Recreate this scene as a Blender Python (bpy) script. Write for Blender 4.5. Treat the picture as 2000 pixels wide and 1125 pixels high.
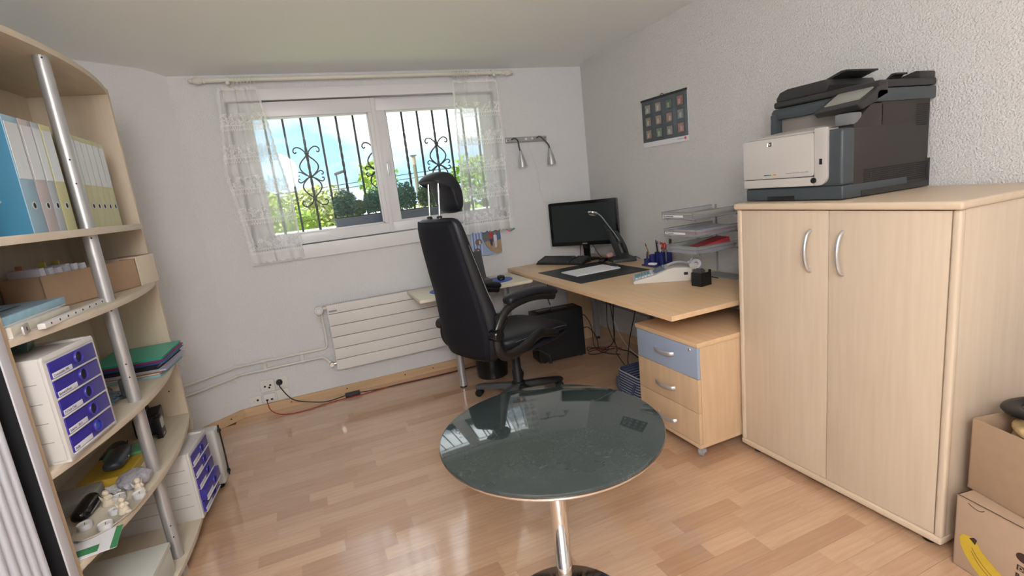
import bpy, bmesh, math, random
from math import pi, sin, cos, radians, sqrt, atan2
from mathutils import Vector, Matrix, noise
random.seed(7)
SC = bpy.context.scene
COL = SC.collection
for o in list(bpy.data.objects):
    bpy.data.objects.remove(o)

# ------------------------------------------------------------------ camera
cam_d = bpy.data.cameras.new('camera'); cam = bpy.data.objects.new('camera', cam_d); COL.objects.link(cam)
cam_d.sensor_width = 36.0; cam_d.sensor_fit = 'HORIZONTAL'; cam_d.lens = 993.38 / 2000 * 36
cam_d.clip_start = 0.03; cam_d.clip_end = 400
Rw = ((0.91700574, -0.17659651, 0.35765086), (-0.38318879, -0.14105391, 0.91283632), (-0.11075566, -0.97412395, -0.19701705))
m = Matrix.Identity(4)
for i in range(3):
    m[i][0] = Rw[i][0]; m[i][1] = -Rw[i][1]; m[i][2] = -Rw[i][2]
m.translation = (0, 0, 1.42)
cam.matrix_world = m
SC.camera = cam
SC.view_settings.view_transform = 'Standard'
SC.view_settings.look = 'None'
SC.view_settings.gamma = 1.0
SC.view_settings.use_curve_mapping = False
SC.view_settings.exposure = 0.28
FILL = 30.0      # strength of the added fill lantern built below

# ------------------------------------------------------------------ world: bright cloudy sky
W = bpy.data.worlds.new('sky'); SC.world = W; W.use_nodes = True
nt = W.node_tree; nt.nodes.clear()
def N(t, **kw):
    n = nt.nodes.new(t)
    for k, v in kw.items(): setattr(n, k, v)
    return n
wo = N('ShaderNodeOutputWorld'); bg = N('ShaderNodeBackground'); tc = N('ShaderNodeTexCoord')
mp = N('ShaderNodeMapping'); mp.inputs['Scale'].default_value = (1.0, 1.0, 2.6); mp.inputs['Location'].default_value = (0.55, 0.2, 0.35)
nz = N('ShaderNodeTexNoise'); nz.inputs['Scale'].default_value = 2.3; nz.inputs['Detail'].default_value = 7; nz.inputs['Roughness'].default_value = 0.55
cr = N('ShaderNodeValToRGB'); cr.color_ramp.elements[0].position = 0.44; cr.color_ramp.elements[1].position = 0.64
cr.color_ramp.elements[0].color = (0.135, 0.235, 0.325, 1); cr.color_ramp.elements[1].color = (0.70, 0.715, 0.74, 1)
k_ = cr.color_ramp.elements.new(0.51); k_.color = (0.25, 0.265, 0.285, 1)
nt.links.new(tc.outputs['Generated'], mp.inputs[0]); nt.links.new(mp.outputs[0], nz.inputs['Vector'])
nt.links.new(nz.outputs['Fac'], cr.inputs[0]); nt.links.new(cr.outputs[0], bg.inputs[0]); nt.links.new(bg.outputs[0], wo.inputs[0])
bg.inputs[1].default_value = 3.9

# sun, high behind the house: lights the garden, never enters the window
sd = bpy.data.lights.new('sun', 'SUN'); sd.energy = 6.5; sd.angle = radians(2); sd.color = (1, 0.95, 0.85)
sun = bpy.data.objects.new('sun', sd); COL.objects.link(sun); sun.rotation_euler = (radians(42), 0, radians(-72))

# ------------------------------------------------------------------ helpers
def mat(name, col, rough=0.5, metal=0.0, bump=0.0, bscale=200.0, var=0.0, vscale=6.0, stretch=None, spec=0.5,
        trans=0.0, alpha=1.0, emit=None, estr=1.0, coat=0.0, ior=1.45, sheen=0.0, bdist=0.002):
    m = bpy.data.materials.new(name); m.use_nodes = True
    t = m.node_tree; b = t.nodes['Principled BSDF']
    c4 = (*col, 1)
    b.inputs['Base Color'].default_value = c4; b.inputs['Roughness'].default_value = rough; b.inputs['Metallic'].default_value = metal
    b.inputs['Specular IOR Level'].default_value = spec; b.inputs['Transmission Weight'].default_value = trans
    b.inputs['Alpha'].default_value = alpha; b.inputs['Coat Weight'].default_value = coat; b.inputs['IOR'].default_value = ior
    b.inputs['Sheen Weight'].default_value = sheen
    if emit: b.inputs['Emission Color'].default_value = (*emit, 1); b.inputs['Emission Strength'].default_value = estr
    tcn = None
    if var or bump: tcn = t.nodes.new('ShaderNodeTexCoord')
    if var:
        mpn = t.nodes.new('ShaderNodeMapping'); mpn.inputs['Scale'].default_value = stretch or (1, 1, 1)
        n = t.nodes.new('ShaderNodeTexNoise'); n.inputs['Scale'].default_value = vscale; n.inputs['Detail'].default_value = 4
        mx = t.nodes.new('ShaderNodeMix'); mx.data_type = 'RGBA'
        mx.inputs['A'].default_value = (*[max(0, v * (1 - var)) for v in col], 1); mx.inputs['B'].default_value = (*[min(1, v * (1 + var)) for v in col], 1)
        t.links.new(tcn.outputs['Object'], mpn.inputs[0]); t.links.new(mpn.outputs[0], n.inputs['Vector'])
        t.links.new(n.outputs['Fac'], mx.inputs['Factor']); t.links.new(mx.outputs['Result'], b.inputs['Base Color'])
    if bump:
        n = t.nodes.new('ShaderNodeTexNoise'); n.inputs['Scale'].default_value = bscale; n.inputs['Detail'].default_value = 3
        bp = t.nodes.new('ShaderNodeBump'); bp.inputs['Strength'].default_value = bump; bp.inputs['Distance'].default_value = bdist
        t.links.new(tcn.outputs['Object'], n.inputs['Vector']); t.links.new(n.outputs['Fac'], bp.inputs['Height']); t.links.new(bp.outputs[0], b.inputs['Normal'])
    return m

def link(name, me, ma, parent=None):
    o = bpy.data.objects.new(name, me); COL.objects.link(o)
    if ma is not None:
        me.materials.clear()
        for x in (ma if isinstance(ma, (list, tuple)) else [ma]): me.materials.append(x)
    if parent is not None:
        o.parent = parent
        if parent.type == 'EMPTY' and parent.get('_w'): o.matrix_parent_inverse = parent.matrix_basis.inverted()
    return o
def tag(o, label, cat, group=None, kind=None):
    if label: o['label'] = label
    if cat: o['category'] = cat
    if group: o['group'] = group
    if kind: o['kind'] = kind
    return o
def thing(name, label, cat, loc=(0, 0, 0), rotz=0.0, group=None, world=True):
    o = bpy.data.objects.new(name, None); COL.objects.link(o); o.empty_display_size = 0.05
    o.matrix_basis = Matrix.Translation(loc) @ Matrix.Rotation(rotz, 4, 'Z')
    if world: o['_w'] = 1
    return tag(o, label, cat, group)
def struct(o):
    o['kind'] = 'structure'; return o
def copy_tree(o, parent=None):
    c = o.copy(); COL.objects.link(c)
    if parent is not None: c.parent = parent
    for ch in list(o.children): copy_tree(ch, c)
    return c
def bm2(name, bm, ma, parent=None, smooth=False, angle=None):
    me = bpy.data.meshes.new(name); bm.normal_update(); bm.to_mesh(me); bm.free()
    if smooth or angle:
        for p in me.polygons: p.use_smooth = True
        if angle: me.set_sharp_from_angle(angle=radians(angle))
    return link(name, me, ma, parent)
def bevel(bm, b, seg=2):
    if b > 0: bmesh.ops.bevel(bm, geom=list(bm.edges), offset=b, segments=seg, affect='EDGES', profile=0.6)
def box(name, x0, x1, y0, y1, z0, z1, ma, parent=None, b=0.0, seg=2, rot=None):
    bm = bmesh.new(); bmesh.ops.create_cube(bm, size=1)
    cx, cy, cz = (x0 + x1) / 2, (y0 + y1) / 2, (z0 + z1) / 2
    for v in bm.verts: v.co = Vector((v.co.x * (x1 - x0), v.co.y * (y1 - y0), v.co.z * (z1 - z0)))
    bevel(bm, b, seg)
    for v in bm.verts:
        if rot is not None: v.co = rot @ v.co
        v.co += Vector((cx, cy, cz))
    return bm2(name, bm, ma, parent, angle=40 if b else None)
def hexa(name, pts, ma, parent=None, b=0.0, seg=2):
    # 8 corners: bottom 4 ccw, top 4 ccw
    bm = bmesh.new(); v = [bm.verts.new(p) for p in pts]
    for f in ((3, 2, 1, 0), (4, 5, 6, 7), (0, 1, 5, 4), (1, 2, 6, 5), (2, 3, 7, 6), (3, 0, 4, 7)): bm.faces.new([v[i] for i in f])
    bmesh.ops.recalc_face_normals(bm, faces=bm.faces); bevel(bm, b, seg)
    return bm2(name, bm, ma, parent, angle=40 if b else None)
def prism(name, pts, d, ma, parent=None, plane='xy', at=0.0, b=0.0, seg=2, smooth=None):
    # extrude a 2D outline by d along the third axis, starting at 'at'
    def P(u, v, w): return {'xy': (u, v, w), 'xz': (u, w, v), 'yz': (w, u, v)}[plane]
    bm = bmesh.new(); lo = [bm.verts.new(P(u, v, at)) for u, v in pts]; hi = [bm.verts.new(P(u, v, at + d)) for u, v in pts]
    n = len(pts); bm.faces.new(lo); bm.faces.new(hi)
    for i in range(n): bm.faces.new((lo[i], lo[(i + 1) % n], hi[(i + 1) % n], hi[i]))
    bmesh.ops.recalc_face_normals(bm, faces=bm.faces)
    if b:
        es = [e for e in bm.edges if len(e.link_faces) == 2 and e.calc_face_angle(0) > radians(35)]
        bmesh.ops.bevel(bm, geom=es, offset=b, segments=seg, affect='EDGES', profile=0.6)
    return bm2(name, bm, ma, parent, angle=smooth or 35)
def lathe(name, prof, ma, parent=None, loc=(0, 0, 0), segs=24, axis='z', ang=40, M4=None, caps=True):
    bm = bmesh.new(); rings = []
    for r, z in prof:
        if r < 1e-5: rings.append([bm.verts.new((0, 0, z))])
        else: rings.append([bm.verts.new((r * cos(2 * pi * i / segs), r * sin(2 * pi * i / segs), z)) for i in range(segs)])
    for a, b_ in zip(rings, rings[1:]):
        for i in range(segs):
            j = (i + 1) % segs
            vs = [a[i % len(a)], a[j % len(a)], b_[j % len(b_)], b_[i % len(b_)]]
            u = []
            for v in vs:
                if v not in u: u.append(v)
            if len(u) > 2: bm.faces.new(u)
    if caps and len(rings[0]) > 1: bm.faces.new(rings[0][::-1])
    if caps and len(rings[-1]) > 1: bm.faces.new(rings[-1])
    bmesh.ops.recalc_face_normals(bm, faces=bm.faces)
    R = {'z': Matrix.Identity(4), 'x': Matrix.Rotation(pi / 2, 4, 'Y'), 'y': Matrix.Rotation(-pi / 2, 4, 'X')}[axis]
    if M4 is not None: R = M4
    bmesh.ops.transform(bm, matrix=Matrix.Translation(loc) @ R, verts=bm.verts)
    return bm2(name, bm, ma, parent, angle=ang)
def rod(name, a, b_, r, ma, parent=None, segs=14, r2=None):
    a = Vector(a); b_ = Vector(b_); d = b_ - a
    M4 = d.to_track_quat('Z', 'Y').to_matrix().to_4x4()
    return lathe(name, [(r, 0), (r2 if r2 is not None else r, d.length)], ma, parent, loc=a, segs=segs, M4=M4)
def smoothpath(pts, n=6):
    pts = [Vector(p) for p in pts]; out = []
    for i in range(len(pts) - 1):
        p0 = pts[max(i - 1, 0)]; p1 = pts[i]; p2 = pts[i + 1]; p3 = pts[min(i + 2, len(pts) - 1)]
        for k in range(n):
            t = k / n
            out.append(0.5 * ((2 * p1) + (p2 - p0) * t + (2 * p0 - 5 * p1 + 4 * p2 - p3) * t * t + (3 * p1 - p0 - 3 * p2 + p3) * t ** 3))
    out.append(pts[-1]); return out
def sweep_bm(bm, pts, r, segs=8, closed=False, sy=1.0, up=None):
    pts = [Vector(p) for p in pts]; n = len(pts); rings = []
    rr = r if isinstance(r, (list, tuple)) else [r] * n
    prev = None
    for i, p in enumerate(pts):
        if closed: t = (pts[(i + 1) % n] - pts[i - 1]).normalized()
        else: t = (pts[min(i + 1, n - 1)] - pts[max(i - 1, 0)]).normalized()
        if up is not None: u = Vector(up)
        elif prev is None: u = Vector((0, 0, 1)) if abs(t.z) < 0.9 else Vector((1, 0, 0))
        else: u = prev
        s = t.cross(u).normalized(); u = s.cross(t).normalized(); prev = u
        rings.append([bm.verts.new(p + (s * cos(2 * pi * k / segs) + u * (sy * sin(2 * pi * k / segs))) * rr[i]) for k in range(segs)])
    m_ = n if closed else n - 1
    for i in range(m_):
        a, c = rings[i], rings[(i + 1) % n]
        for k in range(segs): bm.faces.new((a[k], a[(k + 1) % segs], c[(k + 1) % segs], c[k]))
    if not closed: bm.faces.new(rings[0][::-1]); bm.faces.new(rings[-1])
def tube(name, pts, r, ma, parent=None, segs=8, sm=0, closed=False, sy=1.0, up=None):
    if sm: pts = smoothpath(pts, sm)
    bm = bmesh.new(); sweep_bm(bm, pts, r, segs, closed, sy, up); bmesh.ops.recalc_face_normals(bm, faces=bm.faces)
    return bm2(name, bm, ma, parent, angle=50)
def loft(name, secs, ma, parent=None, sub=0, caps=True, ang=None):
    bm = bmesh.new(); R = [[bm.verts.new(p) for p in s] for s in secs]; n = len(R[0])
    for a, c in zip(R, R[1:]):
        for k in range(n): bm.faces.new((a[k], a[(k + 1) % n], c[(k + 1) % n], c[k]))
    if caps: bm.faces.new(R[0][::-1]); bm.faces.new(R[-1])
    bmesh.ops.recalc_face_normals(bm, faces=bm.faces)
    o = bm2(name, bm, ma, parent, smooth=True, angle=ang)
    if sub:
        md = o.modifiers.new('sub', 'SUBSURF'); md.levels = sub; md.render_levels = sub
    return o
def grid(name, nu, nv, fn, ma, parent=None, thick=0.0, uv=False):
    me = bpy.data.meshes.new(name); vs = [fn(i / nu, j / nv) for j in range(nv + 1) for i in range(nu + 1)]
    fs = [(j * (nu + 1) + i, j * (nu + 1) + i + 1, (j + 1) * (nu + 1) + i + 1, (j + 1) * (nu + 1) + i) for j in range(nv) for i in range(nu)]
    me.from_pydata(vs, [], fs)
    if uv:
        l = me.uv_layers.new(name='UVMap')
        for p in me.polygons:
            for li in p.loop_indices:
                vi = me.loops[li].vertex_index; l.data[li].uv = ((vi % (nu + 1)) / nu, (vi // (nu + 1)) / nv)
    for p in me.polygons: p.use_smooth = True
    o = link(name, me, ma, parent)
    if thick:
        md = o.modifiers.new('solid', 'SOLIDIFY'); md.thickness = thick; md.offset = 0
    return o
def text(name, s, size, ma, parent, M4, ext=0.0003, align='LEFT', bold=0.0):
    cu = bpy.data.curves.new(name, 'FONT'); cu.body = s; cu.size = size; cu.extrude = ext; cu.align_x = align; cu.offset = bold
    cu.resolution_u = 2
    t = bpy.data.objects.new(name, cu); COL.objects.link(t); bpy.context.view_layer.update()
    me = bpy.data.meshes.new_from_object(t); bpy.data.objects.remove(t)
    me.transform(M4)
    return link(name, me, ma, parent)
def frame(o, x, y):
    # matrix with local x, y along given vectors at origin o
    x = Vector(x).normalized(); y = Vector(y).normalized(); z = x.cross(y)
    M4 = Matrix.Identity(4)
    for i in range(3): M4[i][0] = x[i]; M4[i][1] = y[i]; M4[i][2] = z[i]; M4[i][3] = o[i]
    return M4

# ------------------------------------------------------------------ materials
def wood(name, a, b_, rough=0.4, scale=(1.2, 18, 18), vs=3.0, coat=0.0, rnd=None):
    m = bpy.data.materials.new(name); m.use_nodes = True; t = m.node_tree; p = t.nodes['Principled BSDF']
    tcn = t.nodes.new('ShaderNodeTexCoord'); mpn = t.nodes.new('ShaderNodeMapping'); mpn.inputs['Scale'].default_value = scale
    n = t.nodes.new('ShaderNodeTexNoise'); n.inputs['Scale'].default_value = vs; n.inputs['Detail'].default_value = 6; n.inputs['Roughness'].default_value = 0.6
    mx = t.nodes.new('ShaderNodeMix'); mx.data_type = 'RGBA'; mx.inputs['A'].default_value = (*a, 1); mx.inputs['B'].default_value = (*b_, 1)
    rp = t.nodes.new('ShaderNodeMapRange'); rp.inputs['From Min'].default_value = 0.3; rp.inputs['From Max'].default_value = 0.7
    t.links.new(tcn.outputs['Object'], mpn.inputs[0]); t.links.new(mpn.outputs[0], n.inputs['Vector'])
    t.links.new(n.outputs['Fac'], rp.inputs['Value']); t.links.new(rp.outputs[0], mx.inputs['Factor'])
    out = mx.outputs['Result']
    if rnd:
        src = t.nodes.new('ShaderNodeObjectInfo').outputs['Random'] if rnd == 'object' else t.nodes.new('ShaderNodeNewGeometry').outputs['Random Per Island']
        cr = t.nodes.new('ShaderNodeValToRGB'); e = cr.color_ramp.elements
        e[0].position = 0.0; e[0].color = (0.80, 0.72, 0.66, 1); e[1].position = 1.0; e[1].color = (1.07, 1.07, 1.04, 1)
        for pos, c in ((0.2, (0.93, 0.89, 0.86)), (0.55, (1.0, 1.0, 1.0)), (0.8, (1.03, 1.02, 1.0))):
            k = e.new(pos); k.color = (*c, 1)
        mu = t.nodes.new('ShaderNodeMix'); mu.data_type = 'RGBA'; mu.blend_type = 'MULTIPLY'; mu.inputs['Factor'].default_value = 1.0
        t.links.new(src, cr.inputs[0]); t.links.new(out, mu.inputs['A']); t.links.new(cr.outputs[0], mu.inputs['B']); out = mu.outputs['Result']
    t.links.new(out, p.inputs['Base Color']); p.inputs['Roughness'].default_value = rough; p.inputs['Coat Weight'].default_value = coat
    p.inputs['Coat Roughness'].default_value = 0.10; p.inputs['Coat IOR'].default_value = 2.1
    return m
FLA, FLB = (0.56, 0.345, 0.215), (0.67, 0.445, 0.295)
PLANK_O = wood('beech laminate strip', FLA, FLB, 0.30, (2.0, 30, 30), 2.2, 0.9, 'object')
PLANK_I = wood('beech laminate strip far', FLA, FLB, 0.30, (2.0, 30, 30), 2.2, 0.9, 'island')
BEECH = wood('beech desk', (0.66, 0.44, 0.255), (0.74, 0.52, 0.32), 0.38, (14, 1.2, 14), 2.5)
BEECHX = wood('beech panel', (0.60, 0.41, 0.25), (0.68, 0.48, 0.305), 0.45, (14, 14, 1.2), 2.5)
MAPLE = wood('pale maple', (0.595, 0.475, 0.355), (0.655, 0.535, 0.41), 0.45, (16, 16, 1.0), 2.5)
MAPLE_H = wood('pale maple top', (0.62, 0.485, 0.35), (0.68, 0.54, 0.40), 0.45, (16, 1.0, 16), 2.5)
SHELFW = wood('ash shelf board', (0.58, 0.50, 0.39), (0.66, 0.58, 0.47), 0.5, (14, 1.5, 14), 2.5)
SHELFV = wood('ash shelf panel', (0.55, 0.46, 0.345), (0.63, 0.54, 0.42), 0.5, (14, 14, 1.5), 2.5)
TANEDGE = mat('tan edge band', (0.50, 0.36, 0.24), 0.5)
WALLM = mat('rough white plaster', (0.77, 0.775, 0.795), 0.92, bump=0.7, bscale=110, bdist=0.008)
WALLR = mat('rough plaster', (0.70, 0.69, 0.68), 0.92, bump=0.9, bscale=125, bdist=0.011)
CEILM = mat('ceiling paint', (0.84, 0.865, 0.85), 0.9, bump=0.1, bscale=60)
WHITE = mat('white paint', (0.80, 0.80, 0.82), 0.4)
PVC = mat('white pvc', (0.80, 0.80, 0.83), 0.3)
CREAM = mat('cream paint', (0.76, 0.74, 0.66), 0.4)
RADM = mat('radiator enamel', (0.76, 0.74, 0.715), 0.4)
SKIRT = wood('beech skirting', (0.58, 0.39, 0.23), (0.68, 0.47, 0.29), 0.4, (1.2, 14, 14), 2.5)
GLASS = None
BLACK = mat('black plastic', (0.012, 0.012, 0.014), 0.35)
BLACKM = mat('matt black plastic', (0.012, 0.013, 0.015), 0.5, bump=0.05, bscale=900)
GLOSSB = mat('gloss black', (0.008, 0.008, 0.010), 0.12)
LEATHER = mat('black leather', (0.014, 0.016, 0.022), 0.38, bump=0.35, bscale=260, bdist=0.0015)
FABRIC = mat('black chair fabric', (0.010, 0.011, 0.017), 0.7, bump=0.2, bscale=500, bdist=0.001, spec=0.3)
SILVER = mat('satin silver', (0.62, 0.63, 0.65), 0.38, 0.8)
ALU = mat('grey silver paint', (0.47, 0.475, 0.485), 0.38, 0.55)
CHROME = mat('chrome', (0.86, 0.86, 0.87), 0.06, 1.0)
BRASS = mat('nickel valve', (0.55, 0.52, 0.46), 0.3, 0.9)
GREY = mat('grey metal', (0.30, 0.31, 0.32), 0.5, 0.2)
DGREY = mat('dark grey plastic', (0.075, 0.078, 0.083), 0.45)
PAPER = mat('white paper', (0.82, 0.82, 0.86), 0.8)
LABEL = mat('label paper', (0.72, 0.72, 0.80), 0.7)
INK = mat('black ink', (0.02, 0.02, 0.025), 0.7)
IRON = mat('wrought iron', (0.055, 0.050, 0.055), 0.55)
CARD = mat('brown cardboard', (0.40, 0.27, 0.175), 0.85, var=0.08, vscale=30, bump=0.05, bscale=300)
CARDL = mat('light cardboard', (0.47, 0.33, 0.23), 0.85, var=0.06, vscale=25, bump=0.05, bscale=300)
RED = mat('red plastic', (0.55, 0.03, 0.03), 0.45)
# ------------------------------------------------------------------ the room
YW, YB = 3.967, -1.6
def xr(y): return 2.394 + (3.967 - y) * 0.0293          # right wall, a little out of square
XL = -1.10
AK = (-0.62, 3.967); AL = (XL, 3.60)                     # chamfered corner
def wall(name, pts, ma): 
    me = bpy.data.meshes.new(name); me.from_pydata(pts, [], [tuple(range(len(pts)))]); return struct(link(name, me, ma))
ZT = 2.50
# window wall: thick, with an opening
WO = (-0.33, 1.59, 1.165, 2.165)
bm = bmesh.new()
def bmbox(bm, x0, x1, y0, y1, z0, z1):
    r = bmesh.ops.create_cube(bm, size=1)
    for v in r['verts']: v.co = Vector(((x0 + x1) / 2 + v.co.x * (x1 - x0), (y0 + y1) / 2 + v.co.y * (y1 - y0), (z0 + z1) / 2 + v.co.z * (z1 - z0)))
bmbox(bm, AK[0] - 0.3, WO[0], YW, 4.24, -0.1, ZT); bmbox(bm, WO[1], 2.8, YW, 4.24, -0.1, ZT)
bmbox(bm, WO[0], WO[1], YW, 4.24, -0.1, WO[2]); bmbox(bm, WO[0], WO[1], YW, 4.24, WO[3], ZT)
struct(bm2('wall_window', bm, WALLM))
def slab(name, a, b_, t, ma, z0=-0.1, z1=ZT):
    a = Vector((*a, 0)); b_ = Vector((*b_, 0)); d = (b_ - a).normalized(); n = Vector((d.y, -d.x, 0)) * t
    q = [a, b_, b_ + n, a + n]
    return struct(hexa(name, [(p.x, p.y, z0) for p in q] + [(p.x, p.y, z1) for p in q], ma))
slab('wall_corner', AK, AL, 0.15, WALLM)
slab('wall_left', (XL, 3.60), (XL, YB), 0.15, WALLM)
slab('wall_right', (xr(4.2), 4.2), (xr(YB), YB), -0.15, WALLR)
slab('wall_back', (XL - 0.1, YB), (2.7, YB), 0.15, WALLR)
# ceiling with a shallow plaster cove above the window
prism('ceiling', [(3.88, 2.362), (YB - 0.1, 2.47), (YB - 0.1, 2.62), (4.3, 2.62), (4.3, 2.332), (3.967, 2.332)], 4.4, CEILM, None, 'yz', XL - 0.3)['kind'] = 'structure'

# floor: laminate strips, each its own piece
fl = struct(box('floor', XL - 0.2, 2.75, YB - 0.1, 4.2, -0.05, -0.0062, mat('floor underlay', (0.16, 0.09, 0.05), 0.8)))
Rt = ((0.91700574, -0.38318879, -0.11075566), (-0.17659651, -0.14105391, -0.97412395), (0.35765086, 0.91283632, -0.19701705))
def px(x, y, z):
    q = [r[0] * x + r[1] * y + r[2] * (z - 1.42) for r in Rt]
    if q[2] < 0.05: return None
    return 1000 + 993.38 * q[0] / q[2], 562.5 + 993.38 * q[1] / q[2]
strips = []; rw = 0.078; rr = random.Random(3)
y = YB
while y < YW:
    x = XL - rr.uniform(0, 0.45)
    while x < 2.6:
        L = rr.choice((0.22, 0.3, 0.38, 0.46, 0.56)) * rr.uniform(0.92, 1.08)
        y1 = min(y + rw, YW)
        x0 = max(x, XL); x1 = min(x + L, xr(y))
        if y1 > 3.6: x0 = max(x0, XL + (min(y1, YW) - 3.60) / 0.367 * 0.48 - 0.01)
        if x1 - x0 > 0.02: strips.append((x0, x1, y, y1))
        x += L
    y += rw
def score(s):
    cx, cy = (s[0] + s[1]) / 2, (s[2] + s[3]) / 2; p = px(cx, cy, 0)
    if p is None or not (-60 < p[0] < 2050 and 0 < p[1] < 1190): return 1e6
    if cx > 1.87 and cy < 1.80: return 5e5
    if cx < -0.72 and cy < 2.95: return 5e5
    return math.hypot(cx, cy)
strips.sort(key=score)
pm = {}
def strip_mesh(L, w):
    k = (round(L, 2), round(w, 3))
    if k not in pm:
        bm = bmesh.new(); bmesh.ops.create_cube(bm, size=1)
        for v in bm.verts: v.co = Vector((v.co.x * (L - 0.0006), v.co.y * (w - 0.0006), v.co.z * 0.006 - 0.003))
        me = bpy.data.meshes.new('plank'); bm.to_mesh(me); bm.free(); me.materials.append(PLANK_O); pm[k] = me
    return pm[k]
for s in strips[:295]:
    L = round(s[1] - s[0], 2); me = strip_mesh(s[1] - s[0], s[3] - s[2])
    o = bpy.data.objects.new('plank', me); COL.objects.link(o); o.parent = fl
    o.location = ((s[0] + s[1]) / 2, (s[2] + s[3]) / 2, 0); o.scale.x = (s[1] - s[0] - 0.0006) / (round(s[1] - s[0], 2) - 0.0006) if False else 1
    if abs((s[1] - s[0]) - L) > 0: o.scale.x = (s[1] - s[0]) / me.vertices[0].co.x / -2 if me.vertices[0].co.x < 0 else (s[1] - s[0]) / me.vertices[0].co.x / 2
bm = bmesh.new()
for s in strips[295:]: bmbox(bm, s[0] + 0.0003, s[1] - 0.0003, s[2] + 0.0003, s[3] - 0.0003, -0.006, 0)
o = bm2('plank_field', bm, PLANK_I, fl); o['kind'] = 'stuff'

# skirting boards
def skirt(name, a, b_, h=0.062, t=0.014, scr=()):
    o = slab(name, a, b_, t, SKIRT, 0.0, h); return o
s1 = skirt('baseboard_window', (AK[0] + 0.006, YW), (2.39, YW), 0.062, 0.014)
for x in (-0.30, 0.10, 0.55, 0.78): rod('screw', (x, YW - 0.014, 0.035), (x, YW - 0.0165, 0.035), 0.005, BLACK, s1, 8)
s2 = skirt('baseboard_corner', AL, (AK[0], AK[1]), 0.062, 0.014)
d = (Vector(AK) - Vector(AL)).normalized(); nn = Vector((d.y, -d.x))
p = Vector(AL) + d * 0.5 + nn * 0.014
rod('screw', (p.x, p.y, 0.035), (p.x + nn.x * 0.003, p.y + nn.y * 0.003, 0.035), 0.005, BLACK, s2, 8)
skirt('baseboard_right', (xr(YW), YW), (xr(YB), YB), 0.062, 0.014)
skirt('baseboard_left', (XL, YB), (XL, 3.60), 0.062, 0.014)

# ------------------------------------------------------------------ window
GLASSM = bpy.data.materials.new('window glass'); GLASSM.use_nodes = True
t = GLASSM.node_tree; t.nodes.clear()
go = t.nodes.new('ShaderNodeOutputMaterial'); gm = t.nodes.new('ShaderNodeMixShader'); gt = t.nodes.new('ShaderNodeBsdfTransparent'); gg = t.nodes.new('ShaderNodeBsdfGlossy')
gg.inputs['Roughness'].default_value = 0.02; gt.inputs['Color'].default_value = (0.96, 0.98, 0.97, 1); gm.inputs[0].default_value = 0.015
t.links.new(gt.outputs[0], gm.inputs[1]); t.links.new(gg.outputs[0], gm.inputs[2]); t.links.new(gm.outputs[0], go.inputs[0])
win = thing('window_1', 'white two-sash window with wide casing in the plaster wall', 'window', ((WO[0] + WO[1]) / 2, 4.0, WO[2])); win['kind'] = 'structure'; del win['category']
cz0, cz1, cx0, cx1 = 1.068, 2.235, -0.37, 1.632
# casing boards on the wall
box('casing', cx0, cx1, 3.945, YW, 2.163, cz1, WHITE, win, 0.003)
box('casing', cx0, WO[0] + 0.004, 3.945, YW, 1.166, 2.163, WHITE, win, 0.003)
box('casing', WO[1] - 0.015, cx1, 3.945, YW, 1.166, 2.163, WHITE, win, 0.003)
box('sill_board', cx0, cx1, 3.937, YW, cz0, 1.166, WHITE, win, 0.004)
# fixed frame
for nme, a in (('fixed_frame', (WO[0], WO[1], 4.03, 4.09, WO[3] - 0.04, WO[3])), ('fixed_frame', (WO[0], WO[1], 4.03, 4.09, WO[2], WO[2] + 0.035)),
               ('fixed_frame', (WO[0], WO[0] + 0.04, 4.03, 4.09, WO[2], WO[3])), ('fixed_frame', (WO[1] - 0.04, WO[1], 4.03, 4.09, WO[2], WO[3]))):
    box(nme, *a, PVC, win, 0.003)
def sash(x0, x1, y, z0, z1, gx0, gx1, gz0, gz1):
    s = box('sash', x0, x1, y, y + 0.055, z0, gz0, PVC, win, 0.004)
    box('sash_rail', x0, x1, y, y + 0.055, gz1, z1, PVC, s, 0.004)
    box('sash_stile', x0, gx0, y, y + 0.055, gz0, gz1, PVC, s, 0.004); box('sash_stile', gx1, x1, y, y + 0.055, gz0, gz1, PVC, s, 0.004)
    for a in ((gx0, gx1, gz0, gz0 + 0.012), (gx0, gx1, gz1 - 0.012, gz1), (gx0, gx0 + 0.012, gz0, gz1), (gx1 - 0.012, gx1, gz0, gz1)):
        box('glazing_bead', a[0], a[1], y + 0.010, y + 0.03, a[2], a[3], PVC, s, 0.002)
    box('pane', gx0, gx1, y + 0.026, y + 0.030, gz0, gz1, GLASSM, s)
    return s
sash(-0.31, 0.648, 3.985, 1.172, 2.158, -0.195, 0.590, 1.245, 2.058)
s = sash(0.652, 1.572, 4.005, 1.172, 2.150, 0.712, 1.475, 1.245, 2.068)
box('mullion_cover', 0.618, 0.648, 3.972, 3.986, 1.175, 2.155, PVC, win, 0.003)
h = box('handle_plate', 0.670, 0.690, 3.998, 4.006, 1.60, 1.70, SILVER, win, 0.003)
tube('handle_lever', [(0.68, 3.998, 1.69), (0.68, 3.972, 1.695), (0.68, 3.965, 1.67), (0.68, 3.965, 1.59)], 0.008, PVC, h, 8, 4)
box('outer_sill', -0.45, 1.72, 4.10, 4.34, 1.135, 1.165, mat('concrete sill', (0.55, 0.55, 0.56), 0.8, bump=0.3, bscale=150), win, 0.003)

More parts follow.
